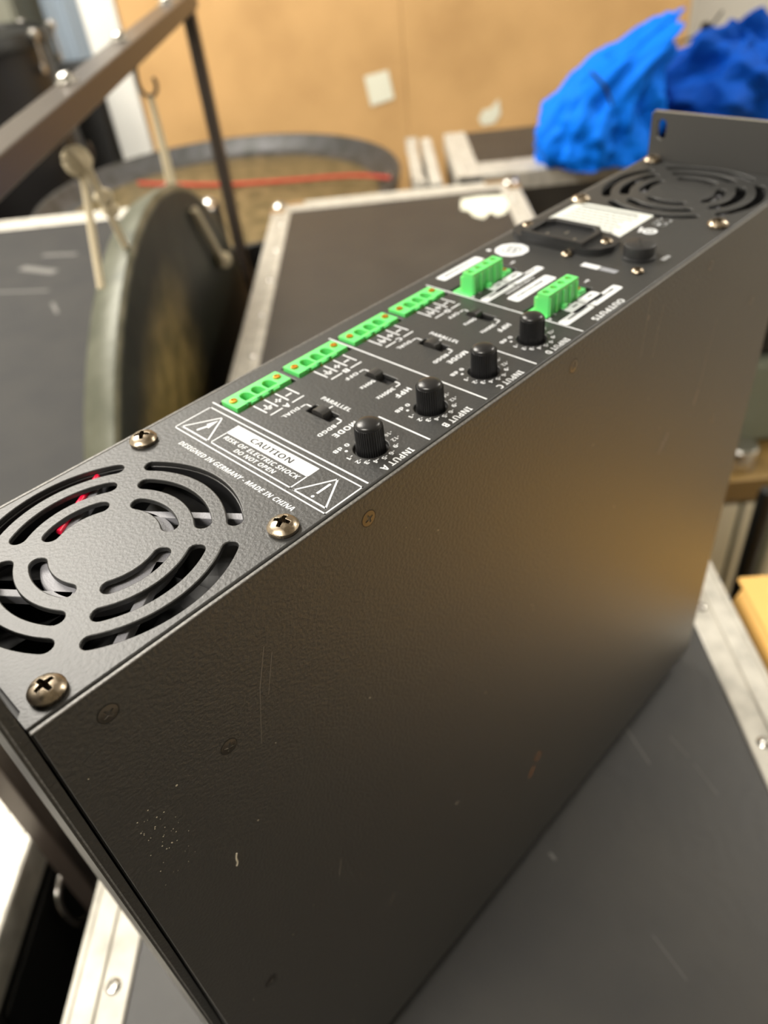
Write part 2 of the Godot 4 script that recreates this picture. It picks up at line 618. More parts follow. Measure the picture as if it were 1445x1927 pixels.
func ceiling_lights() -> void:
	for p in [[-1.2, -1.5, 1.3, 1.3, 1.35, "large square ceiling light panel over the gongs and the left flight case"], [-1.0, 0.9, 1.2, 0.6, 1.0, "added oblong ceiling light panel, unseen behind the viewer on the left"], [2.3, -1.5, 1.2, 0.6, 0.6, "oblong ceiling light panel over the right back part of the room"]]:  # the panel behind the viewer is added to brighten the level surfaces
		var t := thing("ceiling_light", p[5], "ceiling light", Vector3(p[0], 2.98, p[1]), "ceiling light panels")
		var st := begin()
		box(st, Vector3(0, -0.005, 0), Vector3(p[2], 0.01, p[3]), 0.002)
		put("diffuser", st, M.lamp_glow, t)
		st = begin()
		for s in [-1, 1]:
			box(st, Vector3(s * (p[2] / 2 + 0.015), -0.01, 0), Vector3(0.03, 0.03, p[3] + 0.06), 0.004)
			box(st, Vector3(0, -0.01, s * (p[3] / 2 + 0.015)), Vector3(p[2], 0.03, 0.03), 0.004)
		put("frame", st, M.ceiling_white, t)
		var l := AreaLight3D.new()
		l.name = "lamp"
		l.area_size = Vector2(p[2], p[3])
		l.light_color = Color(1.0, 0.975, 0.93)
		l.light_energy = 7.0 * p[4]
		l.shadow_enabled = true
		l.set("area_range", 12.0)
		l.set("area_attenuation", 2.0)
		l.position = Vector3(0, -0.03, 0)
		l.rotation = Vector3(-PI / 2, 0, 0)
		t.add_child(l)

func room() -> void:
	var st := begin()
	box(st, Vector3(0.3, -0.05, 0), Vector3(6.2, 0.1, 7.2))
	structure("floor", st, M.floor_vinyl)
	st = begin()
	box(st, Vector3(0.3, 3.06, 0), Vector3(6.2, 0.1, 7.2))
	structure("ceiling", st, M.ceiling_white)
	st = begin()
	box(st, Vector3(0.3, 1.5, -3.55), Vector3(6.2, 3.0, 0.1))
	structure("wall_back", st, M.wall_white)
	st = begin()
	box(st, Vector3(0.3, 1.5, 3.55), Vector3(6.2, 3.0, 0.1))
	structure("wall_front", st, M.wall_grey)
	st = begin()
	box(st, Vector3(-2.75, 1.5, 0), Vector3(0.1, 3.0, 7.0))
	structure("wall_left", st, M.wall_white)
	st = begin()
	box(st, Vector3(3.35, 1.5, 0), Vector3(0.1, 3.0, 7.0))
	structure("wall_right", st, M.wall_white)

# aluminium edging along a lid: a ridged flange on top, folded down over the side
func edging(st: SurfaceTool, a: Vector3, b: Vector3, out: Vector3, w: float) -> void:
	var prof := PackedVector2Array([Vector2(-w, -0.002), Vector2(-w, 0.0012), Vector2(-w + 0.001, 0.002), Vector2(-w * 0.62, 0.002), Vector2(-w * 0.60, 0.0004), Vector2(-w * 0.52, 0.0004), Vector2(-w * 0.50, 0.0026), Vector2(-w * 0.2, 0.0026), Vector2(-w * 0.18, 0.0012), Vector2(-w * 0.14, 0.0012), Vector2(-w * 0.12, 0.0026), Vector2(-0.003, 0.0026), Vector2(-0.0008, 0.0014), Vector2(0, -0.001), Vector2(0, -0.034), Vector2(-0.003, -0.034), Vector2(-0.003, -0.002)])
	var d := (b - a).normalized()
	# local x = out, local z = up, local y = along
	var xf := Transform3D(Basis(out, d, Vector3.UP), a)
	extrude(st, prof, 0.0, a.distance_to(b), xf)

func flight_case(called: String, label: String, x0: float, x1: float, z0: float, z1: float, top: float, w: float, sides: Array, rivets := true, skin := "case_board") -> Node3D:
	# origin at the middle of its base; parts in the thing's own axes
	var c := Vector3((x0 + x1) / 2, 0, (z0 + z1) / 2)
	var t := thing(called, label, "flight case", c)
	var hx := (x1 - x0) / 2
	var hz := (z1 - z0) / 2
	var st := begin()
	box(st, Vector3(0, (top - 0.11) / 2, 0), Vector3(hx * 2 - 0.006, top - 0.11, hz * 2 - 0.006), 0.002)
	put("body", st, M[skin], t)
	st = begin()
	box(st, Vector3(0, top - 0.05, 0), Vector3(hx * 2 - 0.006, 0.1, hz * 2 - 0.006), 0.002)
	put("lid", st, M[skin], t)
	var pts := []
	for s in sides:
		st = begin()
		match s:
			"left": edging(st, Vector3(-hx, top, -hz), Vector3(-hx, top, hz), Vector3.LEFT, w)
			"right": edging(st, Vector3(hx, top, -hz), Vector3(hx, top, hz), Vector3.RIGHT, w)
			"back": edging(st, Vector3(-hx + w, top, -hz), Vector3(hx - w, top, -hz), Vector3.FORWARD, w * 1.35)
			"front": edging(st, Vector3(-hx + w, top, hz), Vector3(hx - w, top, hz), Vector3.BACK, w * 1.7)
		var e := put("aluminium_edge", st, M.aluminium, t)
		if rivets and s in ["left", "right"]:
			var sg := -1.0 if s == "left" else 1.0
			var z := hz - 0.13
			while z > -hz:
				pts.append([e, Vector3(sg * (hx - w * 0.72), top + 0.002, z)])
				z -= 0.134
	for p in pts:
		st = begin()
		lathe(st, [Vector2(0, 0.0004), Vector2(0.0018, 0.0006), Vector2(0.0026, 0.0016), Vector2(0.0042, 0.0012), Vector2(0.0052, 0)], 16, Transform3D(Basis.IDENTITY, p[1]))
		put("rivet", st, M.steel, p[0])
	return t

func ball_corner(t: Node3D, p: Vector3, sx: float, sz: float) -> void:
	var st := begin()
	var prof := []
	for i in 9:
		var a := PI / 2 * i / 8
		prof.append(Vector2(0.022 * sin(a), 0.022 * cos(a)))
	prof.append(Vector2(0.022, -0.02))
	lathe(st, prof, 20, Transform3D(Basis.IDENTITY, p + Vector3(-sx * 0.014, -0.012, -sz * 0.014)))
	for q in [Vector3(-sx * 0.03, -0.004, 0), Vector3(0, -0.004, -sz * 0.03)]:
		box(st, p + q + Vector3(-sx * 0.012, 0.004, -sz * 0.012), Vector3(0.05 if q.x != 0 else 0.03, 0.006, 0.05 if q.z != 0 else 0.03), 0.002)
	put("ball_corner", st, M.steel, t)

func cases() -> void:
	# the long case the amplifier stands on
	var t := flight_case("flight_case", "long dark flight case with aluminium edges that the amplifier stands on", -0.121, 0.384, -1.52, 0.75, LID, 0.039, ["left", "right", "back", "front"])
	var c := t.position
	ball_corner(t, Vector3(-0.121, LID, -1.52) - c, -1, -1)
	ball_corner(t, Vector3(0.384, LID, -1.52) - c, 1, -1)
	var st := begin()
	var tear := PackedVector2Array([Vector2(0.262, -1.430), Vector2(0.300, -1.436), Vector2(0.347, -1.428), Vector2(0.350, -1.385), Vector2(0.336, -1.330), Vector2(0.318, -1.318), Vector2(0.309, -1.345), Vector2(0.292, -1.312), Vector2(0.276, -1.330), Vector2(0.270, -1.362), Vector2(0.256, -1.374)])
	var moved := PackedVector2Array()
	for p in tear:
		moved.append(p - Vector2(c.x, c.z))
	extrude(st, moved, LID + 0.0002, LID + 0.0008, Transform3D.IDENTITY)
	put("paper_label", st, M.paper, t, "torn whitish paper label stuck on the far corner of the lid")
	st = begin()
	var rng := RandomNumberGenerator.new()
	rng.seed = 11
	var scr := [[0.262, -0.207, 0.271, -0.175, 0.0014], [0.292, -0.196, 0.300, -0.178, 0.0008], [0.302, -0.172, 0.310, -0.148, 0.0010], [0.188, -0.114, 0.190, -0.111, 0.002], [0.24, -0.06, 0.252, -0.035, 0.0006]]
	for s in scr:
		var a := Vector2(s[0] - c.x, s[1] - c.z)
		var b := Vector2(s[2] - c.x, s[3] - c.z)
		stroke(st, a, b, s[4], LID + 0.0002)
	put("scratch_marks", st, M.lid_scratch, t).set_meta("kind", "stuff")
	# neighbours on the left: one near, a little lower, one far
	var n := flight_case("flight_case", "lower flight case at the bottom left with broad aluminium edge and steel handle", -0.82, -0.2365, -0.325, 0.75, LID - 0.1, 0.052, ["right", "back", "front", "left"], false)
	st = begin()
	var o := n.position
	box(st, Vector3(-0.2362, 0.80, -0.16) - o, Vector3(0.004, 0.11, 0.15), 0.002)
	put("handle_plate", st, M.black_metal, n)
	st = begin()
	var hp := []
	for q in [[0.852, -0.214], [0.852, -0.200], [0.851, -0.187], [0.846, -0.178], [0.832, -0.174], [0.815, -0.174], [0.795, -0.178], [0.785, -0.186]]:
		hp.append(Vector3(-0.2265, q[0], q[1]) - o)
	tube(st, spline(hp, 5), 0.0036, 10)
	put("handle", st, M.steel, n)
	t = flight_case("flight_case", "dark scuffed flight case at the left behind the hanging gong", -1.45, -0.245, -1.60, -0.44, LID, 0.045, ["back", "left"], true, "scuffed_board")
	ball_corner(t, Vector3(-0.255, LID, -1.6) - t.position, 1, -1)
	st = begin()
	c = t.position
	for s in [[-0.58, -1.30, -0.52, -1.27, 0.02], [-0.56, -1.36, -0.50, -1.35, 0.012], [-0.47, -1.12, -0.45, -1.08, 0.006], [-0.52, -0.9, -0.46, -0.78, 0.004], [-0.62, -1.2, -0.5, -1.18, 0.006]]:
		stroke(st, Vector2(s[0] - c.x, s[1] - c.z), Vector2(s[2] - c.x, s[3] - c.z), s[4], LID + 0.0002)
	put("scuff_marks", st, M.lid_scratch, t).set_meta("kind", "stuff")
	# neighbours behind
	flight_case("flight_case", "narrow flight case behind the big one, under the right end of the lying gong", 0.175, 0.199, -1.92, -1.545, LID, 0.026, ["right", "back", "front"], false)
	flight_case("flight_case", "dark flight case at the back that carries the two blue bags", 0.268, 1.5, -1.92, -1.565, LID, 0.052, ["left", "front"], false)
	st = begin()
	box(st, Vector3(0.223, LID / 2, -1.735), Vector3(0.026, LID, 0.36), 0.004)
	tag(put("aluminium_rail", st, M.aluminium), "upright aluminium rail wedged between the two cases behind the big one", "rail")
	st = begin()
	box(st, Vector3(-0.42, 0.3735, -2.25), Vector3(0.6, 0.747, 0.6), 0.01)
	tag(put("storage_box", st, M.case_shade), "dark box under the big gong that lies flat", "box")

# ------------------------------------------------------------------ gongs and their stand
func gongs() -> void:
	# lying gong, rim up
	var t := thing("gong", "big bronze gong lying flat with its dark rim up, behind the flight cases", "gong", Vector3(-0.381, 0.75, -2.248))
	var rim_c := Color(0.075, 0.077, 0.085)
	var brown := Color(0.20, 0.15, 0.075)
	var prof := []
	var cols := []
	for k in [[0.0, 0.062, 0], [0.12, 0.062, 0], [0.3, 0.058, 0], [0.42, 0.050, 0], [0.475, 0.046, 0]]:
		prof.append(Vector2(k[0], k[1]))
		cols.append(brown)
	var st := begin()
	lathe(st, prof, 96, Transform3D.IDENTITY, cols)
	put("face", st, M.gong_bronze, t)
	prof = []
	cols = []
	for k in [[0.47, 0.045], [0.49, 0.047], [0.505, 0.055], [0.517, 0.070], [0.527, 0.088], [0.533, 0.098], [0.539, 0.100], [0.543, 0.095], [0.536, 0.06], [0.52, 0.02], [0.50, 0.0], [0.46, -0.002], [0.40, 0.0]]:
		prof.append(Vector2(k[0], k[1]))
		cols.append(rim_c)
	st = begin()
	lathe(st, prof, 96, Transform3D.IDENTITY, cols)
	put("rim", st, M.gong_bronze, t)
	st = begin()
	lathe(st, [Vector2(0, 0.004), Vector2(0.006, 0.004), Vector2(0.012, 0.003), Vector2(0.014, 0)], 20, Transform3D(Basis(Vector3.FORWARD, 0.9), Vector3(0.512, 0.075, 0.0)))
	put("eyelet", st, M.steel, t)
	st = begin()
	var pts := []
	for q in [[-0.30, 0.066, -0.225], [-0.20, 0.071, -0.165], [0.0, 0.072, -0.09], [0.20, 0.074, -0.055], [0.40, 0.078, -0.02], [0.512, 0.072, 0.022]]:
		pts.append(t.position + Vector3(q[0], q[1], q[2]))
	tube(st, spline(pts, 6), 0.006, 8)
	tag(put("red_cord", st, M.red_cord), "red cord stretched across the lying gong", "cord")
	# hanging gong, its face to the right
	t = thing("gong", "hanging bronze gong with a dark face and a greenish rim, below the steel beam", "gong", Vector3(-0.19, 0.672, -0.905))
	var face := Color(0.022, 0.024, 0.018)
	var reflected_gold := Color(0.36, 0.265, 0.10)
	prof = []
	cols = []
	for i in 25:
		var r := 0.528 * i / 24.0
		prof.append(Vector2(r, 0.004 * cos(r / 0.53 * PI / 2)))
		cols.append(reflected_gold.lerp(face, smoothstep(0.22, 0.40, r)))
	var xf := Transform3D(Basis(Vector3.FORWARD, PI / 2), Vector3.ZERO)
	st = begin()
	gong_face(st, prof, xf, face, reflected_gold)
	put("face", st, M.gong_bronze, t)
	prof = []
	cols = []
	for k in [[0.528, 0.0], [0.535, -0.001], [0.5385, -0.004], [0.539, -0.008], [0.535, -0.02], [0.526, -0.042], [0.520, -0.045], [0.515, -0.042], [0.524, -0.015], [0.52, -0.006], [0.3, -0.006], [0.0, -0.004]]:
		prof.append(Vector2(k[0], k[1]))
		cols.append(Color(0.12, 0.125, 0.092) if prof.size() != 2 else Color(0.34, 0.31, 0.22))
	st = begin()
	lathe(st, prof, 120, xf, cols)
	put("rim", st, M.gong_bronze, t)
	# stand
	t = thing("gong_stand", "dark brown steel gong stand with a long square beam and thin post", "gong stand", Vector3(-0.2075, 0, -0.8))
	var o := t.position
	var a := Vector3(-0.2085, 1.3455, -0.165)
	var b := Vector3(-0.2085, 1.370, -1.515)
	var d := (b - a).normalized()
	var bs := Basis(Vector3.RIGHT, d.cross(Vector3.RIGHT).normalized() * -1.0, -d)
	st = begin()
	box(st, (a + b) / 2 - o, Vector3(0.037, 0.028, a.distance_to(b)), 0.003, bs)
	put("beam", st, M.stand_steel, t)
	for z in [-1.462, -0.19]:
		st = begin()
		box(st, Vector3(-0.2, 0.68 if z < -1 else 0.668, z) - o, Vector3(0.022, 1.36 if z < -1 else 1.336, 0.026), 0.003)
		put("post", st, M.stand_steel, t)
		st = begin()
		box(st, Vector3(-0.2, 0.012, z) - o, Vector3(0.03, 0.024, 0.12), 0.004)
		put("foot", st, M.stand_steel, t)
	for z in [-0.80, -1.04, -1.36]:
		var y: float = 1.3595 + (-0.8 - z) * 0.0181 + 0.0145 - 0.003
		st = begin()
		lathe(st, [Vector2(0, 0.011), Vector2(0.006, 0.0105), Vector2(0.009, 0.008), Vector2(0.0095, 0.003), Vector2(0.013, 0.002), Vector2(0.013, 0)], 6 if z == -0.80 else 20, Transform3D(Basis.IDENTITY, Vector3(-0.212, y, z) - o))
		put("bolt", st, M.steel, t)
	for z in [-1.072, -0.74]:
		st = begin()
		var hk := []
		for q in [[-0.208, 1.352], [-0.2115, 1.330], [-0.212, 1.317], [-0.2085, 1.307], [-0.2, 1.302], [-0.191, 1.307], [-0.188, 1.317], [-0.190, 1.325]]:
			hk.append(Vector3(q[0], q[1], z) - o)
		tube(st, spline(hk, 4), 0.0027, 8)
		put("hook", st, M.stand_steel, t)
	# cords
	st = begin()
	tube(st, spline([Vector3(-0.2, 1.303, -1.072), Vector3(-0.1985, 1.25, -1.070), Vector3(-0.197, 1.20, -1.065), Vector3(-0.196, 1.178, -1.062)], 6), 0.004, 8)
	tube(st, spline([Vector3(-0.2015, 1.303, -1.075), Vector3(-0.203, 1.25, -1.072), Vector3(-0.204, 1.20, -1.066), Vector3(-0.206, 1.178, -1.064)], 6), 0.004, 8)
	tube(st, spline([Vector3(-0.182, 1.14, -1.085), Vector3(-0.179, 1.08, -1.13), Vector3(-0.178, 1.025, -1.175)], 6), 0.006, 8)
	knot(st, Vector3(-0.178, 1.022, -1.182), 0.015, 5)
	tag(put("hanging_rope", st, M.cord), "pale cord from the far hook down to the top of the hanging gong", "cord")
	st = begin()
	tube(st, spline([Vector3(-0.2, 1.305, -0.728), Vector3(-0.2, 1.28, -0.718), Vector3(-0.2, 1.24, -0.695), Vector3(-0.2, 1.195, -0.671)], 6), 0.0042, 8)
	tube(st, spline([Vector3(-0.2, 1.30, -0.745), Vector3(-0.2, 1.25, -0.765), Vector3(-0.2, 1.19, -0.79), Vector3(-0.2, 1.17, -0.80)], 6), 0.0045, 8)
	knot(st, Vector3(-0.2, 1.312, -0.722), 0.015, 7)
	knot(st, Vector3(-0.2, 1.262, -0.766), 0.010, 9)
	knot(st, Vector3(-0.2, 1.245, -0.775), 0.010, 10)
	tag(put("hanging_rope", st, M.cord), "knotted pale cord from the near hook with two strands to the gong rim", "cord")

# the face, dark with a reflected brown glow painted on the side towards us
func gong_face(st: SurfaceTool, prof: Array, xf: Transform3D, dark: Color, reflected_gold: Color) -> void:
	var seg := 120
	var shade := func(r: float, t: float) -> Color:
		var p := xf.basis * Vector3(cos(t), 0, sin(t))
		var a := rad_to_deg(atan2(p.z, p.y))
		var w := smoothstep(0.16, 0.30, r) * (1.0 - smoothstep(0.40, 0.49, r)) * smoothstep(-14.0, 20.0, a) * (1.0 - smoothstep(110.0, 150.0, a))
		return dark.lerp(reflected_gold, w)
	for i in prof.size() - 1:
		for k in seg:
			var c := []
			for e in [[i, k], [i, k + 1], [i + 1, k + 1], [i + 1, k]]:
				var t: float = TAU * e[1] / seg
				var r: float = prof[e[0]].x
				c.append([xf * Vector3(cos(t) * r, prof[e[0]].y, sin(t) * r), shade.call(r, t)])
			for o in [[0, 1, 2], [0, 2, 3]]:
				var pa: Vector3 = c[o[0]][0]
				var pb: Vector3 = c[o[1]][0]
				var pc: Vector3 = c[o[2]][0]
				var n := xf.basis.y
				var order: Array = o if (pb - pa).cross(pc - pa).dot(n) < 0.0 else [o[0], o[2], o[1]]
				for j in order:
					st.set_color(c[j][1])
					vert(st, c[j][0], n)

func knot(st: SurfaceTool, c: Vector3, r: float, sd: int) -> void:
	var rng := RandomNumberGenerator.new()
	rng.seed = sd
	for k in 3:
		var ax := Vector3(rng.randf() - 0.5, rng.randf() - 0.5, rng.randf() - 0.5).normalized()
		var u := ax.cross(Vector3(0.2, 1, 0.1)).normalized()
		var v := ax.cross(u)
		var p := []
		for i in 13:
			var t := TAU * i / 12.0
			p.append(c + (u * cos(t) + v * sin(t)) * r * 0.62)
		tube(st, p, r * 0.45, 8, false)

# ------------------------------------------------------------------ what stands behind
func background() -> void:
	# tan board
	var t := thing("board", "large tan board standing upright behind the flight cases", "board", Vector3(0.225, 0, -2.95))
	var st := begin()
	box(st, Vector3(-0.4835, 1.0, 0), Vector3(0.945, 2.0, 0.02), 0.002)
	put("panel", st, M.tan_board, t)
	st = begin()
	box(st, Vector3(0.4815, 1.0, 0.0), Vector3(0.983, 2.0, 0.02), 0.002)
	put("panel", st, M.tan_board, t)
	st = begin()
	extrude(st, PackedVector2Array([Vector2(0.078, -1.052), Vector2(0.15, -1.062), Vector2(0.162, -0.985), Vector2(0.09, -0.970)]), 0.0, 0.0015, board_frame(-2.938, t.position))
	put("sticker", st, M.paper, t, "square white sticker")
	st = begin()
	extrude(st, PackedVector2Array([Vector2(0.416, -0.902), Vector2(0.43, -0.926), Vector2(0.452, -0.928), Vector2(0.478, -0.952), Vector2(0.484, -0.91), Vector2(0.465, -0.886), Vector2(0.428, -0.882)]), 0.0, 0.0015, board_frame(-2.938, t.position))
	put("sticker", st, M.paper, t, "torn crumpled white sticker")
	# white post and wall things
	t = thing("white_post", "white upright post beside the left edge of the tan board", "post", Vector3(-0.812, 0, -3.02))
	st = begin()
	box(st, Vector3(0, 1.3, 0), Vector3(0.125, 2.6, 0.06), 0.008)
	put("shaft", st, M.post_white, t)
	st = begin()
	box(st, Vector3(0, 0.04, 0), Vector3(0.16, 0.08, 0.10), 0.006)
	put("base", st, M.post_white, t)
	t = thing("locker", "grey green steel locker in the back left corner behind the black drums", "locker", Vector3(-1.62, 0, -3.3))
	st = begin()
	box(st, Vector3(0, 1.0, 0), Vector3(0.96, 2.0, 0.36), 0.006)
	put("body", st, M.wall_grey, t)
	for s in [-1, 1]:
		st = begin()
		box(st, Vector3(s * 0.24, 1.0, 0.186), Vector3(0.46, 1.9, 0.012), 0.003)
		put("door", st, M.wall_grey, t)
	st = begin()
	extrude(st, PackedVector2Array([Vector2(-0.07, 0), Vector2(-0.03, 0.03), Vector2(0.0, 0.005), Vector2(0.03, 0.032), Vector2(0.07, 0), Vector2(0.06, -0.02), Vector2(-0.06, -0.02)]), 0.0, 2.2, Transform3D(Basis.IDENTITY, Vector3.ZERO), true)
	var cl := put("curtain", st, M.blue_grey)
	cl.position = Vector3(-1.04, 0, -3.30)
	tag(cl, "narrow blue grey curtain hanging between locker and white post", "curtain")
	t = thing("speaker_cabinet", "dark upright cabinet between the black drums and the white post", "cabinet", Vector3(-1.005, 0, -3.06))
	st = begin()
	box(st, Vector3(0, 0.545, 0), Vector3(0.20, 1.09, 0.14), 0.01)
	put("body", st, M.case_shade, t)
	drum("drum", "black drum with chrome lugs in front of the grey green locker", Vector3(-1.16, 0, -2.72), 0.235, 1.23)
	drum("drum", "lower black drum with chrome hoop at the left edge behind the flight case", Vector3(-1.32, 0, -2.15), 0.215, 1.04)
	# blue bags
	bag("blue_bag", "bright blue crumpled cloth bag lying on the back flight case", Vector3(0.57, 1.075, -1.61), Vector3(0.115, 0.142, 0.10), 5, M.blue_cloth, Vector3(0.62, 1.0, 0.0))
	bag("blue_bag", "dark blue drawstring bag with a black toggle, behind the upright rack ear", Vector3(0.89, 1.085, -1.73), Vector3(0.175, 0.105, 0.12), 9, M.navy_cloth, Vector3(-0.15, 1.0, 0.2))
	# cardboard carton at the right
	t = thing("cardboard_box", "yellowish cardboard carton standing upright beside the big flight case", "box", Vector3(0.60, 0, -0.10))
	st = begin()
	box(st, Vector3(0, 0.49, 0), Vector3(0.395, 0.98, 0.53), 0.012)
	put("carton", st, M.cardboard, t)
	for s in [-1, 1]:
		st = begin()
		box(st, Vector3(s * 0.0985, 0.9895, 0), Vector3(0.194, 0.005, 0.52), 0.002)
		put("flap", st, M.cardboard, t)
	st = begin()
	box(st, Vector3(0, 0.9925, 0), Vector3(0.05, 0.0012, 0.525), 0.0004)
	put("tape", st, M.gold_wood, t)
	# shelf unit between the cases at the right
	t = thing("drawer_unit", "cream fronted cabinet with a golden wooden top, low behind the carton", "cabinet", Vector3(0.93, 0, -1.14))
	st = begin()
	box(st, Vector3(0, 0.265, 0), Vector3(0.50, 0.53, 0.26), 0.004)
	put("body", st, M.grey_green, t)
	for k in [[-0.213, 0.055], [-0.148, 0.058], [0.02, 0.25]]:
		st = begin()
		box(st, Vector3(k[0], 0.30, 0.136), Vector3(k[1], 0.43, 0.014), 0.005)
		put("door", st, M.cream, t)
	st = begin()
	box(st, Vector3(0, 0.558, 0.01), Vector3(0.52, 0.054, 0.29), 0.004)
	put("top", st, M.gold_wood, t)
	t = thing("cymbal_can", "small silver can standing on the golden cabinet top", "can", Vector3(0.735, 0.585, -1.03))
	st = begin()
	lathe(st, [Vector2(0, 0.05), Vector2(0.026, 0.05), Vector2(0.03, 0.046), Vector2(0.03, 0.004), Vector2(0.027, 0)], 24, Transform3D.IDENTITY)
	put("body", st, M.steel, t)
	t = thing("instrument_case", "grey green instrument case with a black strap, standing on the cabinet", "case", Vector3(0.92, 0.585, -1.17))
	st = begin()
	box(st, Vector3(0, 0.095, 0), Vector3(0.44, 0.19, 0.17), 0.02)
	put("body", st, M.grey_green, t)
	st = begin()
	box(st, Vector3(-0.19, 0.085, 0.087), Vector3(0.035, 0.17, 0.006), 0.002)
	put("strap", st, M.gold_wood, t)
	st = begin()
	box(st, Vector3(0.0, 0.245, 0.0), Vector3(0.43, 0.11, 0.16), 0.02)
	tag(put("black_case", st, M.black_metal), "small black case on top of the grey green instrument case", "case").position = Vector3(0.93, 0.585, -1.17)
	t = thing("stand_pole", "thin black upright pole in front of the cream cabinet", "pole", Vector3(0.612, 0, -0.70))
	st = begin()
	lathe(st, [Vector2(0, 0.80), Vector2(0.010, 0.80), Vector2(0.012, 0.79), Vector2(0.012, 0.02)], 16, Transform3D.IDENTITY)
	put("pole", st, M.black_metal, t)
	st = begin()
	lathe(st, [Vector2(0, 0.025), Vector2(0.02, 0.024), Vector2(0.09, 0.008), Vector2(0.095, 0)], 24, Transform3D.IDENTITY)
	put("base", st, M.black_metal, t)

func board_frame(z: float, o: Vector3) -> Transform3D:
	# a frame on the board: local x to the right, local z down, local y towards the viewer; coordinates measured at z = -2.45
	var k := 3.068 / 2.58
	return Transform3D(Basis(Vector3(k, 0, 0), Vector3(0, 0, 1), Vector3(0, -k, 0)), Vector3(0.119 - 0.119 * k, 1.5115 - 1.5115 * k, z) - o)

func drum(called: String, label: String, p: Vector3, r: float, h: float) -> void:
	var t := thing(called, label, "drum", p)
	var st := begin()
	lathe(st, [Vector2(r * 0.98, h - 0.02), Vector2(r * 1.03, h * 0.7), Vector2(r, h * 0.4), Vector2(r * 0.72, 0.0), Vector2(r * 0.6, 0)], 40, Transform3D.IDENTITY)
	put("shell", st, M.drum_shell, t)
	st = begin()
	lathe(st, [Vector2(0, h), Vector2(r * 0.9, h), Vector2(r * 1.0, h - 0.008)], 40, Transform3D.IDENTITY)
	put("skin", st, M.drum_skin, t)
	st = begin()
	var pr := [Vector2(r * 1.0, h - 0.002), Vector2(r * 1.03, h + 0.012), Vector2(r * 1.06, h + 0.004), Vector2(r * 1.06, h - 0.03), Vector2(r * 1.03, h - 0.034), Vector2(r * 1.0, h - 0.03)]
	lathe(st, pr, 40, Transform3D.IDENTITY)
	put("hoop", st, M.black_metal, t)
	for k in 8:
		var a := TAU * k / 8.0 + 0.35
		var d := Vector3(cos(a), 0, sin(a))
		st = begin()
		tube(st, [Vector3(0, h + 0.0, 0) + d * (r * 1.09), Vector3(0, h - 0.05, 0) + d * (r * 1.09), Vector3(0, h - 0.09, 0) + d * (r * 1.09)], 0.005, 8)
		lathe(st, [Vector2(0, 0.018), Vector2(0.011, 0.014), Vector2(0.016, 0), Vector2(0.011, -0.014), Vector2(0, -0.018)], 12, Transform3D(Basis.IDENTITY, Vector3(0, h + 0.002, 0) + d * (r * 1.09)))
		box(st, Vector3(0, h - 0.09, 0) + d * (r * 1.06), Vector3(0.02, 0.03, 0.022), 0.006, Basis(Vector3.UP, -a))
		put("lug", st, M.steel, t)

